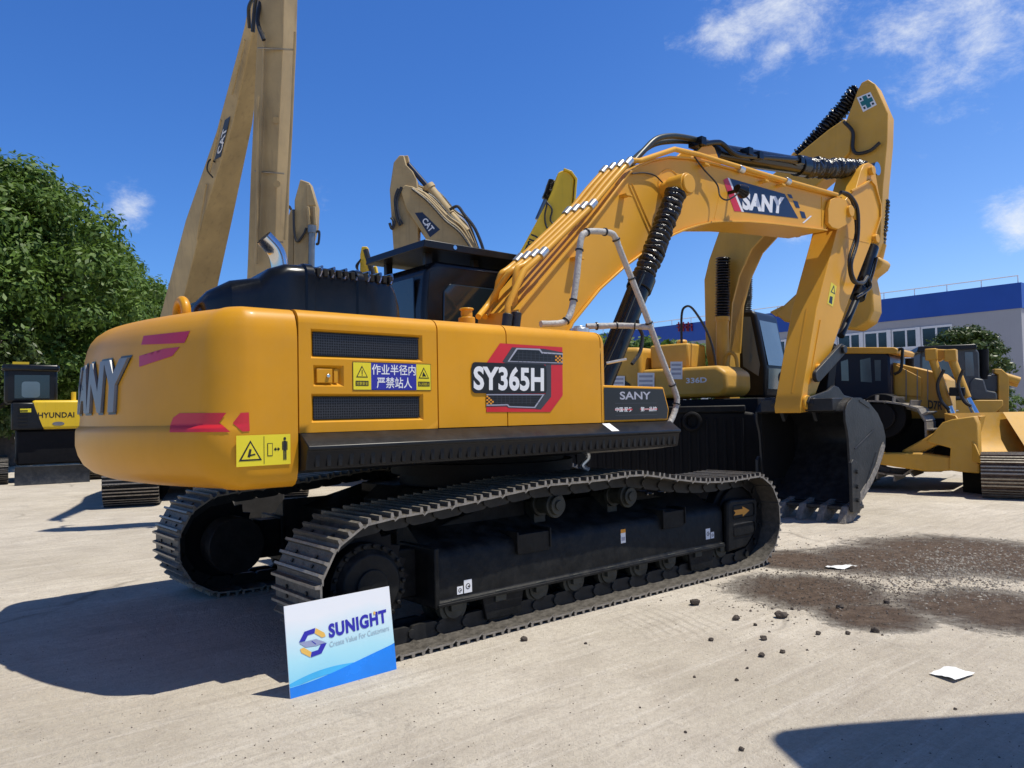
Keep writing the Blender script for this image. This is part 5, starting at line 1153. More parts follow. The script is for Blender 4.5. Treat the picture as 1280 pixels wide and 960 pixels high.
mb = MB(); q = F7.P([(641,347),(664,292),(674.5,296.5),(652,351)], -.285); qtext(mb, 'KOMATSU', [q[3], q[2], q[1], q[0]], 0, .03, 1.0); mb.build('lettering', 'ink', B7, recalc=False)

# ---- black and yellow small machine at the left edge
p0 = gnd(52, 21.2); r8 = empty('excavator', p0, R_(83), 'compact black and yellow excavator seen from behind with a black dozer blade', 'excavator'); F8 = Fr(r8)
X8 = -1.15
def R8(u0, u1, v0, v1, x): a = F8.at(u0, v1, 'x', x); b = F8.at(u1, v0, 'x', x); return a, b
mb = MB(); a, b = R8(40,112,500,537,X8); mb.box(X8,X8+.7,b.y,a.y,a.z,b.z); cw8 = mb.build('counterweight', 'lemon', r8, bevel=.07, seg=3)
mb = MB(); a2, b2 = R8(47.5,93,515,522.5,X8-.004); qtext(mb, 'HYUNDAI', [(X8-.004,a2.y,a2.z),(X8-.004,b2.y,a2.z),(X8-.004,b2.y,b2.z),(X8-.004,a2.y,b2.z)], 0, .02, 1.05); mb.build('lettering', 'ink', cw8, recalc=False)
mb = MB(); c = F8.at(73,529.5,'x',X8-.006); mb.add([(c.x,c.y+.14*math.cos(k*math.pi/8),c.z+.05*math.sin(k*math.pi/8)) for k in range(16)], [list(range(16))]); mb.build('rear_lamp', 'silver', cw8, recalc=False)
mb = MB(); a, b = R8(14,49,503,538,X8-.01); mb.prism([(a.y,a.z),(b.y-.12,a.z),(b.y+.12,b.z),(a.y,b.z)], X8-.01, X8+1.2, ax='x')
sg8 = mb.build('side_cover', 'black', r8, bevel=.04)
mb = MB()
for k in range(6): z = a.z+.12+k*.09; mb.box(X8-.02,X8-.008,b.y+.25,a.y-.15,z,z+.03)
mb.build('vent', 'gap', sg8); mb = MB(); a3, b3 = R8(25,39,510.5,515.5,X8-.014); mb.add([(X8-.014,a3.y,a3.z),(X8-.014,b3.y,a3.z),(X8-.014,b3.y,b3.z),(X8-.014,a3.y,b3.z)], [(0,1,2,3)]); mb.build('sticker', 'sticky', sg8, recalc=False)
a, b = R8(5,72,456,503,X8+.25)
w8 = (a.y-b.y)
mb = MB(); mb.box(X8+.25,X8+1.9,b.y,a.y,a.z-.02,b.z-.02); cb8 = mb.build('cab', 'black', r8, bevel=.08, seg=3)
mb = MB(); mb.box(X8+.2,X8+1.8,b.y-.05,a.y+.05,b.z-.19,b.z+.0); mb.build('cab_roof', 'plastic', cb8, bevel=.07, seg=3)
mb = MB(); aw, bw = R8(18,62,469,498,X8+.24); mb.add([(X8+.24,aw.y,aw.z),(X8+.24,bw.y,aw.z),(X8+.24,bw.y,bw.z),(X8+.24,aw.y,bw.z)], [(0,1,2,3)]); mb.build('rear_window', 'dglass', cb8)
mb = MB(); aw, bw = R8(27,50,477,497,X8+.235); mb.add([(X8+.236,p[0],p[1]) for p in rrect(min(aw.y,bw.y),max(aw.y,bw.y),aw.z,bw.z,.08)], [list(range(20))]); mb.build('seat_back', 'glass', cb8, recalc=False)
mb = MB(); a, b = R8(20,110,537,576,X8+.15); mb.box(X8+.15,X8+2.2,b.y,a.y,.45,b.z+.02); mb.build('chassis', 'dull', r8, bevel=.05)
a, b = R8(18,112,576,597,X8-.75)
mb = MB(); mb.prism([(X8-.85,0),(X8-.78,0),(X8-.70,.20),(X8-.74,.46),(X8-.80,.46),(X8-.76,.22)], b.y, a.y); mb.box(X8-.75,X8+.8,.35,.5,.2,.38); mb.box(X8-.75,X8+.8,-.5,-.35,.2,.38); mb.build('dozer_blade', 'bucket', r8, bevel=.01)
mb = MB(); loop_track(mb, X8+.1, X8+2.4, .32, F8.at(0,590,'x',X8).y+.05, .45, .15, .03); mb.build('track', ['shoeb','shoe'], r8)
mb = MB(); loop_track(mb, X8+.1, X8+2.4, .32, F8.at(0,590,'x',X8).y-2.2, .45, .15, .03); mb.build('track', ['shoeb','shoe'], r8)
mb = MB(); c = F8.at(32,455,'x',X8+1.2); mb.box(c.x-.1,c.x+.1,c.y-.08,c.y+.3,c.z-.03,c.z+.05); mb.build('beacon', 'lemon', r8); mb = MB(); c = F8.at(92,490,'x',X8+.3); mb.cyl((c.x,c.y,c.z-.35),(c.x,c.y,c.z),.06); mb.build('exhaust_stub', 'lemon', r8)

# ---- D7 bulldozer on the right
p0 = gnd(1118, 15.6); r9 = empty('bulldozer', p0, HR_-R_(38), 'yellow bulldozer with dark blue cab, yellow cab roof and wide grouser track', 'bulldozer'); F9 = Fr(r9)
def pxprism(F, name, pts, y0, y1, mt, parent, bevel=.02, ref=None):
    mb = MB(); mb.prism(F.xz(pts, ref if ref is not None else y0), y0, y1); return mb.build(name, mt, parent, bevel=bevel)
hd = pxprism(F9, 'hood', [(1112,452),(1172,466),(1182,474),(1184,545),(1178,590),(1150,590),(1115,545)], -.55, .55, 'yel2', r9)
pxprism(F9, 'hood_top', [(1112,436),(1176,470),(1176,475),(1112,441)], -.6, .6, 'yel2', hd) if False else None
pxprism(F9, 'side_cover', [(1118,455),(1152,472),(1152,496),(1118,494)], -.58, -.55, 'yel2', hd, .01)
mb = MB(); q = F9.P([(1160,511),(1178,513),(1178,502),(1160,500)], -.57); qtext(mb, 'D7R', q, 0, .03); mb.build('model_number', 'ink', hd, recalc=False)
q = F9.P([(1166,542),(1178,542),(1178,537),(1166,537)], -.56); mb = MB(); qtext(mb, 'CAT', q, 0, .03); mb.build('lettering', 'ink', hd, recalc=False)
cb = pxprism(F9, 'cab', [(1042,500),(1042,444),(1045,440),(1108,440),(1112,446),(1113,500)], -.85, .65, 'cabnavy', r9, .04)
pxprism(F9, 'cab_roof', [(1050,441),(1052,434),(1118,434),(1122,437),(1120,442),(1050,442)], -.9, .7, 'yel2', cb, .03)
for pts in ([(1075,450),(1088,447),(1090,478),(1076,477)],[(1051,452),(1060,449),(1061,476),(1052,476)],[(1093,450),(1101,450),(1101,476),(1094,476)]): pxprism(F9, 'cab_window', pts, -.86, -.852, 'glass', cb, 0)
mb = MB(); mb.tube(smooth(F9.P([(1117,440),(1127,436),(1128,442),(1126,462),(1118,468)], -.8), 4), .03, 6); mb.build('grab_rail', 'black', cb)
mb = MB(); a, b = F9.P([(1137,476),(1137,448)], -.2); mb.cyl(a, b, .08); mb.build('exhaust_stack', 'dull', r9)
mb = MB(); mb.box(0,0,0,0,0,0) if False else None
# track with elevated sprocket
tpx = F9.xz([(1060,578),(1130,592),(1152,584),(1166,560),(1167,524),(1154,508),(1128,503),(1098,500),(1078,512),(1060,540)], -1.0)
mb = MB(); P = smooth([(a, b, 0) for a, b in tpx]+[(tpx[0][0],tpx[0][1],0)], 6)[:-1]; P = [Vector((p.x, max(p.y,.03))) for p in P]
shoes(mb, P, 1.25, .9, .27, .09, 0, 1, 1); mb.build('track', ['shoeb','shoetip'], r9); mb = MB(); shoes(mb, P, -1.25, .9, .27, .10, 0, 1, 1); tr = mb.build('track', ['shoeend','shoetip'], r9)  # near track plates in paler steel, sunlight put into their colour
mb = MB(); c = F9.at(1105,520,'y',-1.3)
for y0, y1 in ((-1.5,-1.0),(1.0,1.5)): mb = MB(); mb.cyl((c.x,y0,c.z),(c.x,y1,c.z),.42,seg=28); mb.cyl((c.x,y0-.12,c.z),(c.x,y1+.05,c.z),.26,seg=24); mb.build('sprocket', 'dull', tr, bevel=.02)
mb = MB(); mb.box(c.x-1.2,c.x+1.2,-.8,.8,.5,1.3); mb.build('chassis', 'dull', r9)
for dy, (q0, q1, q2) in ((-.75, ((1163,440),(1186,508),(1194,530))), (.15, ((1187,441),(1209,498),(1221,520)))):
    a, b, c = F9.P([q0, q1, q2], -.75); 
    for p in (a, b, c): p.y += 0
    mb = MB(); mb.cyl(a, b, .075, seg=16); mb.box(a.x-.08,a.x+.12,a.y-.10,a.y+.10,a.z-.16,a.z+.06); lc = mb.build('lift_cylinder', 'yel2', r9, bevel=.02); mb = MB(); mb.cyl(b, c, .06, seg=12); mb.build('piston_rod', 'chrome', lc)
pxprism(F9, 'cylinder_yoke', [(1160,441),(1166,436),(1190,437),(1193,446),(1178,449),(1172,452)], -.72, -.5, 'yel2', r9)
for u_ in (1132,1146,1159): pxprism(F9, 'hood_rib', [(u_,462),(u_+1.2,462),(u_+1.2,500),(u_,500)], -.60, -.585, 'pin', hd, 0)
mb = MB(); mb.tube(smooth(F9.P([(1180,462),(1172,480),(1176,500),(1186,512)], -.95), 5), .03, 8); mb.build('hose', 'rubber', r9)
mb = MB(); mb.tube(smooth(F9.P([(1204,462),(1198,480),(1204,500),(1214,508)], -.95), 5), .03, 8); mb.build('hose', 'rubber', r9)
pxprism(F9, 'lamp_bar', [(1186,484),(1206,484),(1206,495),(1186,495)], -.9, -.8, 'black', r9)
pxprism(F9, 'hose_bracket', [(1146,470),(1150,464),(1162,468),(1164,476),(1150,476)], -.5, -.2, 'yel2', r9)
pa = pxprism(F9, 'push_arm', [(1092,572),(1100,566),(1150,566),(1195,572),(1200,588),(1160,590),(1095,580)], -1.85, -1.65, 'yel2', r9, .03)
pxprism(F9, 'tilt_brace', [(1126,564),(1160,545),(1178,535),(1182,541),(1172,556),(1140,572)], -1.75, -1.6, 'yel2', r9, .03)
# curved blade plate, back towards the machine
bl = pxprism(F9, 'blade', [(1157,552),(1166,542),(1178,528),(1190,524),(1218,520),(1222,530),(1223,560),(1224,592),(1200,590),(1186,588),(1188,560)], -1.9, -1.5, 'yel2', r9, .02)
mb = MB(); bx = F9.xz([(1221,520),(1216,545),(1219,575),(1226,592)], -1.5)
mb.strip(bx, -1.5, .3, .06); mb.build('moldboard', 'yel2', bl)
# ---- loader bucket and bare undercarriage at the right edge
p0 = gnd(1262, 13.6); r10 = empty('loader_bucket', p0, HR_+R_(8), 'open yellow loader bucket with a curved inside standing behind the rusty track', 'bucket'); F10 = Fr(r10)
x0 = F10.at(1221,560,'y',-.4).x; x1 = x0+1.9; zt = F10.at(1225,516,'y',0).z
pf = [(-.55,.55),(-.28,.60),(.0,.72),(.18,.92),(.28,1.15),(.33,zt)]
mb = MB(); K = len(pf)
def rotp(p): return p
V = [(x0+.0,y,z) for y,z in pf]+[(x1,y,z) for y,z in pf]+[(x0,y+.04,z-.02) for y,z in pf]+[(x1,y+.04,z-.02) for y,z in pf]
mb.add(V, [(i,i+1,K+i+1,K+i) for i in range(K-1)]+[(2*K+i,3*K+i,3*K+i+1,2*K+i+1) for i in range(K-1)]+[(K-1,2*K-1,4*K-1,3*K-1),(0,2*K,3*K,K)]); sh = mb.build('shell', 'yel2', r10)
for xx in (x0-.03, x1):
    mb = MB(); mb.prism([(y,z) for y,z in pf]+[(.05,zt-.04),(-.40,.85)], xx, xx+.03, ax='x'); mb.build('side_plate', 'yel2', sh, bevel=.008)
mb = MB(); mb.box(x0+.3,x1-.3,-.3,.35,0,.58); mb.build('stand', 'dull', r10)
xm = x0+.95; mb = MB(); mb.add([(xm,-.53,.57),(x1,-.53,.57),(x1,.31,zt),(xm+.15,.29,zt)], [(0,1,2,3)]); mb.build('inner_plate', 'yel2', sh)
p0 = gnd(1262, 12.5); r11 = empty('crawler_undercarriage', gnd(1312, 13.9), R_(17), 'rusty crawler track end standing in front of the open yellow bucket', 'undercarriage'); F11 = Fr(r11)
M['rusty'] = mat('rusty_track_steel', (.14,.09,.06), .55, .3, var=.35, vscale=9, dust=.6, dustc=(.30,.26,.21), bump=.3)
yt = F11.at(1261,600,'x',-2.0).y
for k, yy in enumerate((yt, yt-2.2)):
    mb = MB(); loop_track(mb, -1.75, 1.75, .36, yy, .76, .19, .03); t_ = mb.build('track', ['rusty','shoetip'], r11); mb = MB(); mb.box(-1.6,1.6,yy-.15,yy+.15,.15,.55); mb.build('track_frame', 'dull', t_, bevel=.02)
mb = MB(); mb.box(-.5,.5,yt-2.2,yt,.3,.6); mb.build('cross_member', 'dull', r11, bevel=.02)
# ---- grey canopy machine behind the bulldozer
r12 = empty('bulldozer', gnd(1200, 21), HR_-R_(20), 'dark grey cab bulldozer parked under the small tree by the building', 'bulldozer'); F12 = Fr(r12)
M['grey'] = mat('dark_grey_paint', (.045,.05,.055), .4, var=.15, dust=.3, dustc=(.2,.19,.17))
cb = pxprism(F12, 'cab', [(1150,500),(1150,445),(1152,437),(1218,434),(1224,440),(1226,500)], -.9, .9, 'grey', r12, .04)
for pts in ([(1153,446),(1166,446),(1166,472),(1153,472)],[(1206,440),(1216,440),(1218,470),(1207,470)],[(1172,450),(1196,450),(1196,470),(1172,470)]): pxprism(F12, 'cab_window', pts, -.91, -.902, 'glass', cb, 0)
pxprism(F12, 'cab_roof', [(1146,440),(1148,433),(1220,430),(1222,436)], -1.0, 1.0, 'black', cb)
pxprism(F12, 'engine_box', [(1212,500),(1212,478),(1218,472),(1230,474),(1234,488),(1246,490),(1247,500)], -.95, .3, 'grey', r12, .04)
pxprism(F12, 'tank', [(1222,490),(1222,470),(1248,468),(1249,490)], -.5, .6, 'grey', r12, .03)
pxprism(F12, 'deck', [(1160,520),(1160,500),(1254,500),(1254,507),(1240,520)], -1.0, 1.0, 'yel2', r12)
pxprism(F12, 'rear_post', [(1248,520),(1248,468),(1243,466),(1243,461),(1252,461),(1262,470),(1261,520)], -.6, -.3, 'yel2', r12)
mb = MB(); a, b = F12.P([(1254,470),(1274,476)], -.5); mb.cyl(a, b, .10, seg=14); a, b = F12.P([(1255,476),(1272,480)], -.3); mb.cyl(a, b, .09, seg=14); mb.build('ripper_cylinder', 'yel2', r12)
mb = MB(); a, b = F12.P([(1229,474),(1229,437)], -.4); mb.cyl(a, b, .13); mb.build('exhaust_stack', 'dull', r12)
mb = MB(); loop_track(mb, -1.8, 1.8, .45, -1.1, .6, .2, .05); mb.build('track', ['shoeb','shoe'], r12); mb = MB(); loop_track(mb, -1.8, 1.8, .45, 1.1, .6, .2, .05); mb.build('track', ['shoeb','shoe'], r12)
# ---- raised excavator bucket outside the frame that throws the shadow in the lower right corner
r13 = empty('excavator', (5.62,-9.75,0), R_(146), 'yellow excavator outside the right edge, its raised bucket shading the lower right corner', 'excavator')
undercarriage(r13, .9); upper(r13, .9, 'yel2')
mb = MB(); mb.prism([(.3,1.6),(1.2,3.6),(2.2,5.4),(3.4,6.4),(5.0,6.7),(5.1,6.3),(3.7,5.9),(2.7,5.0),(1.9,3.4),(1.0,1.6)], -.25, .25); mb.build('boom', 'yel2', r13, bevel=.02)
mb = MB(); mb.prism([(4.7,6.9),(5.1,7.0),(6.6,4.9),(6.5,4.5),(6.1,4.6),(4.8,6.2)], -.2, .2); mb.build('arm', 'yel2', r13, bevel=.02)
mb = MB(); Pb = [(5.3,4.2),(5.5,4.8),(6.5,4.95),(6.9,4.9),(7.3,4.6),(7.45,4.2),(7.3,3.8),(6.9,3.6),(6.0,3.7)]
mb.prism(Pb, -.75, .75); mb.build('bucket', 'bucket', r13, bevel=.16, seg=4)

# ------------------------------------------------------------------ building
M['wall'] = mat('grey_render_wall', (.36,.36,.38), .8, var=.05, vscale=.4, streak=.12)
M['bluep'] = mat('blue_cladding', (.012,.07,.36), .45, var=.08, vscale=.5)
M['wfr'] = mat('white_window_frame', (.72,.72,.72), .5, var=.04)
XB = 49.; bd = empty('factory_building', (XB, 9.9, 0), 0, 'long grey factory building with blue roof band and white framed windows', 'building')
FB = Fr(bd)
zt = at(1276,353,'x',XB).z; zb = at(1276,385,'x',XB).z; yr = at(1277,400,'x',XB).y-9.9
mb = MB(); mb.box(0,30,yr,yr+75,0,zb); mb.build('wall', 'wall', bd)
mb = MB(); mb.box(-.08,30,yr-.08,yr+75.1,zb,zt); mb.build('roof_band', 'bluep', bd)
mb = MB(); mb.tube([(0.1,yr+.1,zt+.45),(.1,yr+74,zt+.45)], .035, 6)
for k in range(38): mb.box(.08,.12,yr+.1+k*2,yr+.15+k*2,zt,zt+.45)
mb.build('roof_rail', 'wfr', bd)
zw0 = at(1100,436,'x',XB).z; zw1 = at(1100,416,'x',XB).z
wl = at(1082,425,'x',XB).y-9.9; wr = at(1113,425,'x',XB).y-9.9; step = at(1082.5,425,'x',XB).y-at(1117.5,425,'x',XB).y; wd = wl-wr
for k in range(-2, 12):
    y1 = wl+step*k; y0 = y1-wd; mb = MB(); x = -.06
    for (a,b,c,d) in ((y0-.12,y1+.12,zw1,zw1+.14),(y0-.12,y1+.12,zw0-.16,zw0),(y0-.12,y0,zw0,zw1),(y1,y1+.12,zw0,zw1),((y0+y1)/2-.06,(y0+y1)/2+.06,zw0,zw1)): mb.box(x,.0,a,b,c,d)
    f = mb.build('window', 'wfr', bd); 
    for a, b in ((y0,(y0+y1)/2-.06),((y0+y1)/2+.06,y1)): mb = MB(); mb.box(-.03,-.002,a,b,zw0,zw1); mb.build('pane', 'dglass', f)
    mb = MB(); mb.box(-.10,-.0,y1+.16,y1+.42,0,zw1+.15); mb.build('pillar', 'wfr', bd)
    mb = MB(); mb.box(-.03,-.002,y0-.1,y1+.12,.9,zw0-.18); mb.build('lower_panel', 'wfr', bd)
mb = MB()
for u in (850,856,862):
    a = at(u,409,'x',XB-.1); yy = a.y-9.9
    for q in ((-.3,.3,.22,.3),(-.3,.3,-.04,.04),(-.3,-.2,-.35,.3),(.05,.13,-.35,.45)): mb.box(-.2,-.09,yy+q[0],yy+q[1],a.z+q[2],a.z+q[3])
mb.build('roof_sign', 'dred', bd)

# ------------------------------------------------------------------ trees
def leafmat(name, a, b, gloss=.5):
    m = bpy.data.materials.new(name); m.use_nodes = True; n, l = nt(m); p = n['Principled BSDF']; p.inputs['Roughness'].default_value = gloss; p.inputs['Specular IOR Level'].default_value = .35
    tc = n.new('ShaderNodeTexCoord'); no = n.new('ShaderNodeTexNoise'); no.inputs['Scale'].default_value = 2.3; no.inputs['Detail'].default_value = 8; no.inputs['Roughness'].default_value = .8; l.new(tc.outputs['Object'], no.inputs['Vector'])
    mr = n.new('ShaderNodeMapRange'); mr.inputs[1].default_value = .35; mr.inputs[2].default_value = .68; l.new(no.outputs['Fac'], mr.inputs[0])
    mx = n.new('ShaderNodeMix'); mx.data_type = 'RGBA'; mx.inputs[6].default_value = (*a,1); mx.inputs[7].default_value = (*b,1); l.new(mr.outputs[0], mx.inputs[0]); l.new(mx.outputs[2], p.inputs['Base Color'])
    tr = n.new('ShaderNodeBsdfTranslucent'); l.new(mx.outputs[2], tr.inputs['Color']); ms = n.new('ShaderNodeMixShader'); ms.inputs[0].default_value = .28
    l.new(p.outputs[0], ms.inputs[1]); l.new(tr.outputs[0], ms.inputs[2]); l.new(ms.outputs[0], n['Material Output'].inputs['Surface']); return m
LM = {'camphor': leafmat('camphor_leaves', (.028,.070,.010), (.185,.29,.045), .55), 'magnolia': leafmat('magnolia_leaves', (.022,.045,.010), (.10,.145,.03), .42), 'bark': mat('bark', (.10,.075,.055), .9, var=.3, vscale=6, bump=.6)}
def tree_meshes(h, rw, kind, seed, nclump=90, per=95, leaf=.17, z0=.12):
    rnd = random.Random(seed); mb = MB()
    mb.tube(smooth([(0,0,0),(rnd.uniform(-.1,.1),.05,h*.2),(rnd.uniform(-.2,.2),-.1,h*.45),(0,0,h*.72)],5), [h*.026*(1-.045*i) for i in range(16)], 10)
    for k in range(9):
        a = rnd.uniform(0,6.28); z = h*rnd.uniform(.25,.6); e = Vector((math.cos(a)*rw*.6, math.sin(a)*rw*.6, z+h*.2))
        mb.tube(smooth([(0,0,z),e*.5+Vector((0,0,z*.5)),e],4), [h*.012*(1-.09*i) for i in range(9)], 6)
    tk = mb.build('trunk', LM['bark'], None); T = tk.data; bpy.data.objects.remove(tk)
    mb = MB(); cz = h*(z0+1)/2; hz = h*(1-z0)/2; vs = mb.v; fs = mb.f
    for c in range(nclump):
        while True:
            q = Vector((rnd.uniform(-1,1), rnd.uniform(-1,1), rnd.uniform(-1,1)))
            if .25 < q.length < 1: break
        q = q.normalized()*(q.length**.45)
        wz = 1-.25*max(0,q.z)**2
        C = Vector((q.x*rw*.86*wz, q.y*rw*.86*wz, cz+q.z*hz*.88)); cr = rw*rnd.uniform(.11,.23)
        for i in range(per):
            d = Vector((rnd.gauss(0,1), rnd.gauss(0,1), rnd.gauss(0,1))).normalized(); p = C+Vector((d.x,d.y,d.z*.7))*cr*rnd.uniform(.35,1.08)
            nn = (d+Vector((rnd.uniform(-.7,.7),rnd.uniform(-.7,.7),rnd.uniform(.0,1.0)))).normalized(); t = nn.orthogonal().normalized(); t = Matrix.Rotation(rnd.uniform(0,6.28),3,nn) @ t; b = nn.cross(t)
            s1 = leaf*rnd.uniform(.7,1.4); o = len(vs)
            vs.extend((p-t*s1, p-b*s1*.42+t*s1*.1, p+t*s1, p+b*s1*.42+t*s1*.1)); fs.append([o,o+1,o+2,o+3])
    mb.m = [0]*len(fs); cn_ = mb.build('crown', LM[kind], None, recalc=False); c_ = cn_.data; bpy.data.objects.remove(cn_); return T, c_
def plant(name, meshes, loc, sc, rz, label, cat, group=None, sx=1.):
    r = empty(name, loc, rz, label, cat, group); r.scale = (sc*sx, sc*sx, sc)
    for nm, me in (('trunk', meshes[0]), ('crown', meshes[1])): o = bpy.data.objects.new(nm, me); COL.objects.link(o); o.parent = r
    return r
tA = tree_meshes(10, 4.0, 'camphor', 11, 330, 140, .10, .05); tB = tree_meshes(10, 4.3, 'camphor', 23, 330, 140, .10, .05); tM = tree_meshes(5, 2.0, 'magnolia', 5, 170, 80, .085, .16)
spots = [(-95,27,12.6,'A',0,'tall dense green tree left of the picture edge'),(8,28,11.6,'B',1.1,'tallest dense green tree at the left edge behind the compact excavator'),(76,33,10.9,'A',2.0,'broad dense green tree, second in the row from the left edge'),
         (130,38,10.1,'B',3.2,'rounded green tree, third in the row from the left edge'),(168,43,9.9,'A',4.4,'lower green tree, fourth in the row, just left of the cream boom'),(198,44,9.4,'B',5.1,'farthest green tree of the row, touching the cream boom'),(40,38,9.,'A',.6,'green tree standing behind the two tallest of the row'),(226,47,8.9,'A',.9,'green tree at the far end of the row, hidden behind the cream boom')]
for u, d, h, k, rz, lb in spots: plant('broadleaf_tree', {'A':tA,'B':tB}[k], gnd(u, d), h/10, rz, lb, 'tree', 'trees in a row along the left side of the yard', 1.05)
plant('magnolia_tree', tM, gnd(-22, 24.5), 1.05, 0, 'glossy dark leaved magnolia tree at the left edge, nearer than the tree row', 'tree')
plant('magnolia_tree', tM, gnd(1207, 31), .98, 2.2, 'small glossy magnolia tree in front of the grey factory wall', 'tree')
tH = tree_meshes(3.0, 1.9, 'camphor', 31, 50, 110, .075, .0)
for k, (u, d, sc) in enumerate(((700,36,1.75),(745,36,1.85),(790,37,1.9),(830,37,1.8),(868,38,1.75),(905,38,1.8),(1283,34,.7),(1320,34,.8))):
    plant('shrub', tH, gnd(u, d), sc, k*1.3, ('clipped green shrub of the hedge behind the parked machines' if k < 6 else 'low green shrub at the foot of the factory wall'), 'shrub', ('shrubs in the hedge behind the machines' if k < 6 else 'low shrubs by the factory wall'))

# ------------------------------------------------------------------ sign board leaning on the track
b0 = Vector((-2.733,-1.735,.0)); b1 = Vector((-2.037,-1.712,.0)); ux = (b1-b0).normalized(); tz = Vector((0,.075,.49)).normalized()
wdt = (b1-b0).length; hgt = .497; nb = ux.cross(tz)
BO = empty('sign_board', b0, 0, 'white and blue company sign board leaning against the near crawler track', 'sign')
def BP(a, b, o=0.): return ux*(a*wdt)+tz*(b*hgt)+nb*o
def boardmat():
    m = bpy.data.materials.new('printed_board'); m.use_nodes = True; n, l = nt(m); p = n['Principled BSDF']; p.inputs['Roughness'].default_value = .25
    tc = n.new('ShaderNodeTexCoord'); sp = n.new('ShaderNodeSeparateXYZ'); l.new(tc.outputs['Object'], sp.inputs[0])
    no = n.new('ShaderNodeTexNoise'); no.inputs['Scale'].default_value = 2.5; l.new(tc.outputs['Object'], no.inputs[0])
    ad = n.new('ShaderNodeMath'); ad.operation = 'MULTIPLY_ADD'; l.new(no.outputs['Fac'], ad.inputs[0]); ad.inputs[1].default_value = .12; l.new(sp.outputs[2], ad.inputs[2])
    r = n.new('ShaderNodeValToRGB'); mr = n.new('ShaderNodeMapRange'); mr.inputs[2].default_value = .55; l.new(ad.outputs[0], mr.inputs[0]); l.new(mr.outputs[0], r.inputs[0])
    e = r.color_ramp.elements; e[0].position = .15; e[0].color = (.22,.62,.80,1); e[1].position = .85; e[1].color = (.80,.81,.82,1); x = e.new(.45); x.color = (.42,.74,.82,1)
    l.new(r.outputs[0], p.inputs['Base Color']); return m
M['board'] = boardmat()
M['wave'] = mat('blue_wave_print', (.012,.22,.78), .25, var=.15, vscale=4); M['wave2'] = mat('pale_blue_wave_print', (.06,.45,.80), .25, var=.1, vscale=4)
M['logob'] = mat('violet_blue_print', (.03,.025,.38), .3, var=.03); M['logoy'] = mat('sand_yellow_print', (.80,.48,.10), .3, var=.03); M['logog'] = mat('lavender_grey_print', (.30,.33,.50), .3, var=.03); M['txtg'] = mat('mid_grey_print', (.40,.50,.56), .3, var=.03)
mb = MB(); V = [BP(a,b,o) for o in (0,-.006) for a,b in ((0,0),(1,0),(1,1),(0,1))]; mb.add(V, [(0,1,2,3)], 0); mb.add(V, [(7,6,5,4),(0,4,5,1),(1,5,6,2),(2,6,7,3),(3,7,4,0)], 1); mb.build('panel', ['board','white'], BO, recalc=True)
mb = MB()
def curve(f, n=24): return [(k/n, f(k/n)) for k in range(n+1)]
w1 = curve(lambda t: .20+.10*math.sin(t*2.2)-.10*t*0); 
def band(top, bot, o, mt):
    n = len(top); vs = [BP(a,b,o) for a,b in top]+[BP(a,b,o) for a,b in bot]; mb.add(vs, [(n+i,n+i+1,i+1,i) for i in range(n-1)], mt)
band(curve(lambda t: .155+.13*math.sin(t*math.pi*.9)*(1-t)+.0*t), curve(lambda t: .10+.10*math.sin(t*math.pi*.9)*(1-t)), .0010, 1)
band(curve(lambda t: .115+.135*math.sin(t*math.pi*.62)**2*.6+.125*t**3), curve(lambda t: 0.0), .0016, 0)
band(curve(lambda t: max(.0,.12+.22*t**2.2)), curve(lambda t: max(0,.115+.20*t**2.2)), .0012, 2)
mb.build('wave_print', ['wave','wave2','board'], BO, recalc=False)
mb = MB()
def LP(pts, mt, o=.0022): poly3(mb, [BP(a,b,o) for a,b in pts], mt)
# logo: two interlocking chevrons
def lg(x, y): return (.105+x*.245, .385+y*.31)
LP([lg(.0,.62),(lg(.22,.95)),lg(.62,1.0),lg(.58,.82),lg(.34,.80),lg(.22,.62)], 0); LP([lg(.0,.60),lg(.22,.60),lg(.62,.60),lg(.98,.40),lg(.76,.38),lg(.62,.36),lg(.22,.40)], 2)
LP([lg(.64,.99),lg(.94,.76),lg(.98,.62),lg(.84,.60),lg(.58,.82)], 1); LP([lg(1.0,.38),lg(.78,.05),lg(.38,.0),lg(.42,.18),lg(.66,.20),lg(.78,.38)], 0); LP([lg(.36,.01),lg(.06,.24),lg(.02,.38),lg(.16,.40),lg(.42,.18)], 1); LP([lg(.44,.56),lg(.48,.56),lg(.62,.42),lg(.58,.42)], 0, .003)
qtext(mb, 'SUNIGHT', [BP(.375,.545,.0022),BP(.945,.575,.0022),BP(.945,.735,.0022),BP(.375,.705,.0022)], 0, .045, 1.1)
mb.add([BP(.815,.70,.003),BP(.835,.70,.003),BP(.835,.735,.003),BP(.815,.735,.003)], [(0,1,2,3)], 1)
qtext(mb, 'Create Value For Customers', [BP(.375,.445,.0022),BP(.96,.475,.0022),BP(.96,.54,.0022),BP(.375,.505,.0022)], 3, .0)
mb.build('logo_print', ['logob','logoy','logog','txtg'], BO, recalc=False)

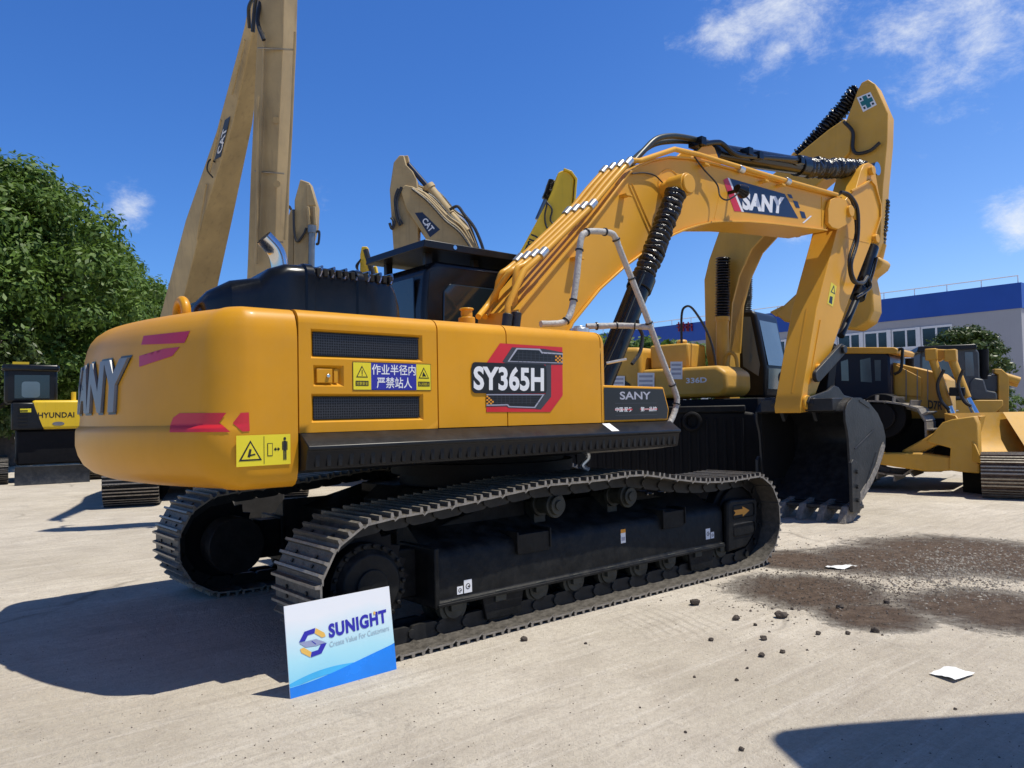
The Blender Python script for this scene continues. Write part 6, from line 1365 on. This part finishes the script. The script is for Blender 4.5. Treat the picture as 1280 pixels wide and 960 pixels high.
# ------------------------------------------------------------------ stones, paper, gravel
M['stone'] = mat('dark_soil_clod', (.075,.058,.045), .9, var=.4, vscale=25, bump=.8, bscale=60)
M['pebble'] = mat('grey_gravel', (.16,.13,.105), .85, var=.5, vscale=3)
def rock(rnd, r):
    bm = bmesh.new(); bmesh.ops.create_icosphere(bm, subdivisions=2, radius=r)
    off = Vector((rnd.uniform(0,90),0,0))
    for v in bm.verts: v.co *= 1+.5*noise.noise(v.co/r*1.1+off)+.25*noise.noise(v.co/r*3+off); v.co.z *= .75
    me = bpy.data.meshes.new('stone'); bm.to_mesh(me); bm.free(); me.materials.append(M['stone']); return me
rnd = random.Random(4)
st = [(869,756,13,'clod of soil lying just off the near end of the front track'),(976,772,15,'largest dark clod of soil in front of the machine'),(920,775,9,'mid sized clod between two bigger ones'),(955,800,9,'brown clod below the largest one'),(952,821,8,'brown clod, lowest of a short line of clods'),(978,816,7,'dark clod to the right of the short line'),(1023,793,7,'dark clod right of the largest clod'),(1060,793,6,'small clod at the lower rim of the soil patch'),
      (1094,790,10,'pale round clod alone on the concrete'),(889,801,7,'small clod far left of the line of clods'),(655,801,9,'clod on the concrete beside the track middle'),(927,938,7,'stone at the bottom of the picture near the shadow'),(857,916,4,'tiny stone on bare concrete left of the bottom stone'),(800,885,3,'tiny stone low in the middle of the concrete'),(732,805,4,'small stone near the clod beside the track'),(1194,887,4,'small stone above the shadow on the right'),
      (868,847,4,'tiny clod left of the short line'),(921,851,5,'tiny clod of a pair'),(934,836,4,'tiny clod above a pair'),(1050,760,9,'flat clod inside the spilled soil'),(1108,754,8,'clod on the right of the spilled soil'),(944,782,5,'small clod beside the mid sized one'),(990,762,5,'small clod behind the largest one')]
for u, v, px, lb in st:
    g = at(u, v, 'z', 0); d = (g-CP).dot(CF); r = px*.5*d/FPX; me = rock(rnd, r); o = bpy.data.objects.new('soil_clod', me); COL.objects.link(o); o.location = (g.x, g.y, r*.5); o.rotation_euler = (0,0,rnd.uniform(0,6)); tag(o, lb, 'clod', 'clods of soil scattered on the concrete')
def scatter(name, label, n, pick, rmin, rmax, mt, seed):
    rnd = random.Random(seed); mb = MB()
    for i in range(n):
        p = pick(rnd); r = rmin+(rmax-rmin)*rnd.random()**3; a = rnd.uniform(0,3); k = [rnd.uniform(.6,1.3) for _ in range(6)]
        V = [(r*k[0]*math.cos(a),r*k[0]*math.sin(a),0),(-r*k[1]*math.sin(a),r*k[1]*math.cos(a),0),(-r*k[2]*math.cos(a),-r*k[2]*math.sin(a),0),(r*k[3]*math.sin(a),-r*k[3]*math.cos(a),0),(0,0,r*k[4]*.8),(0,0,-r*.3)]
        mb.add([(p[0]+x, p[1]+y, z+r*.1) for x,y,z in V], [(0,1,4),(1,2,4),(2,3,4),(3,0,4),(1,0,5),(2,1,5),(3,2,5),(0,3,5)])
    o = mb.build(name, mt, None, angle=10, recalc=False); return tag(o, label, 'gravel', kind='stuff')
def pk(rnd):
    while True:
        u = rnd.gauss(1130, 90); v = rnd.gauss(718, 26)
        if 930 < u < 1330 and v > 668: g = at(u, v, 'z', 0); return g
scatter('gravel', 'loose grey gravel and soil crumbs in the spilled soil patch', 2200, pk, .004, .018, 'pebble', 1)
def pk2(rnd):
    u = rnd.uniform(0, 1300); v = rnd.uniform(640, 960)
    return at(u, v, 'z', 0)
scatter('grit', 'fine dark grit scattered over the concrete', 2000, pk2, .0015, .006, 'stone', 2)
def pk3(rnd):
    u = rnd.gauss(1040, 80); v = rnd.gauss(728, 24)
    while v < 660 or u < 800: u = rnd.gauss(1040, 80); v = rnd.gauss(728, 24)
    return at(u, v, 'z', 0)
scatter('soil_crumbs', 'dark brown soil crumbs around the spilled soil', 2600, pk3, .003, .013, 'stone', 3)
M['pale'] = mat('pale_crushed_stone', (.27,.24,.20), .85, var=.3, vscale=3)
def pk4(rnd):
    while True:
        u = rnd.gauss(1215, 60); v = rnd.gauss(712, 20)
        if u < 1330 and v > 672: return at(u, v, 'z', 0)
scatter('crushed_stone', 'pale crushed stone scattered in the right part of the spilled soil', 2600, pk4, .004, .020, 'pale', 8)
M['paper'] = mat('white_paper', (.78,.78,.76), .6, var=.05)
for pts, lb in (([(1161,842),(1186,836),(1219,843),(1194,853)],'white paper sheet lying on the concrete above the shadow'),([(1031,710),(1034,707.5),(1072,709),(1072,713),(1050,712)],'crumpled white paper strip on the spilled soil')):
    q = [at(u, v, 'z', .006) for u, v in pts]; c = sum(q, Vector())/len(q); mb = MB(); n_ = 8; V = []
    for i in range(n_+1):
        for j in range(n_+1):
            a, b = i/n_, j/n_; p = (q[0]*(1-a)+q[1]*a)*(1-b)+(q[-1]*(1-a)+q[2 if len(q) == 4 else 2]*a)*b; V.append(p-c+Vector((0,0,.012+.02*noise.noise(p*9)+.008*noise.noise(p*40))))
    mb.add(V, [(i*(n_+1)+j, i*(n_+1)+j+1, (i+1)*(n_+1)+j+1, (i+1)*(n_+1)+j) for i in range(n_) for j in range(n_)]); o = mb.build('paper_sheet', 'paper', None, recalc=False); o.location = c; tag(o, lb, 'paper')
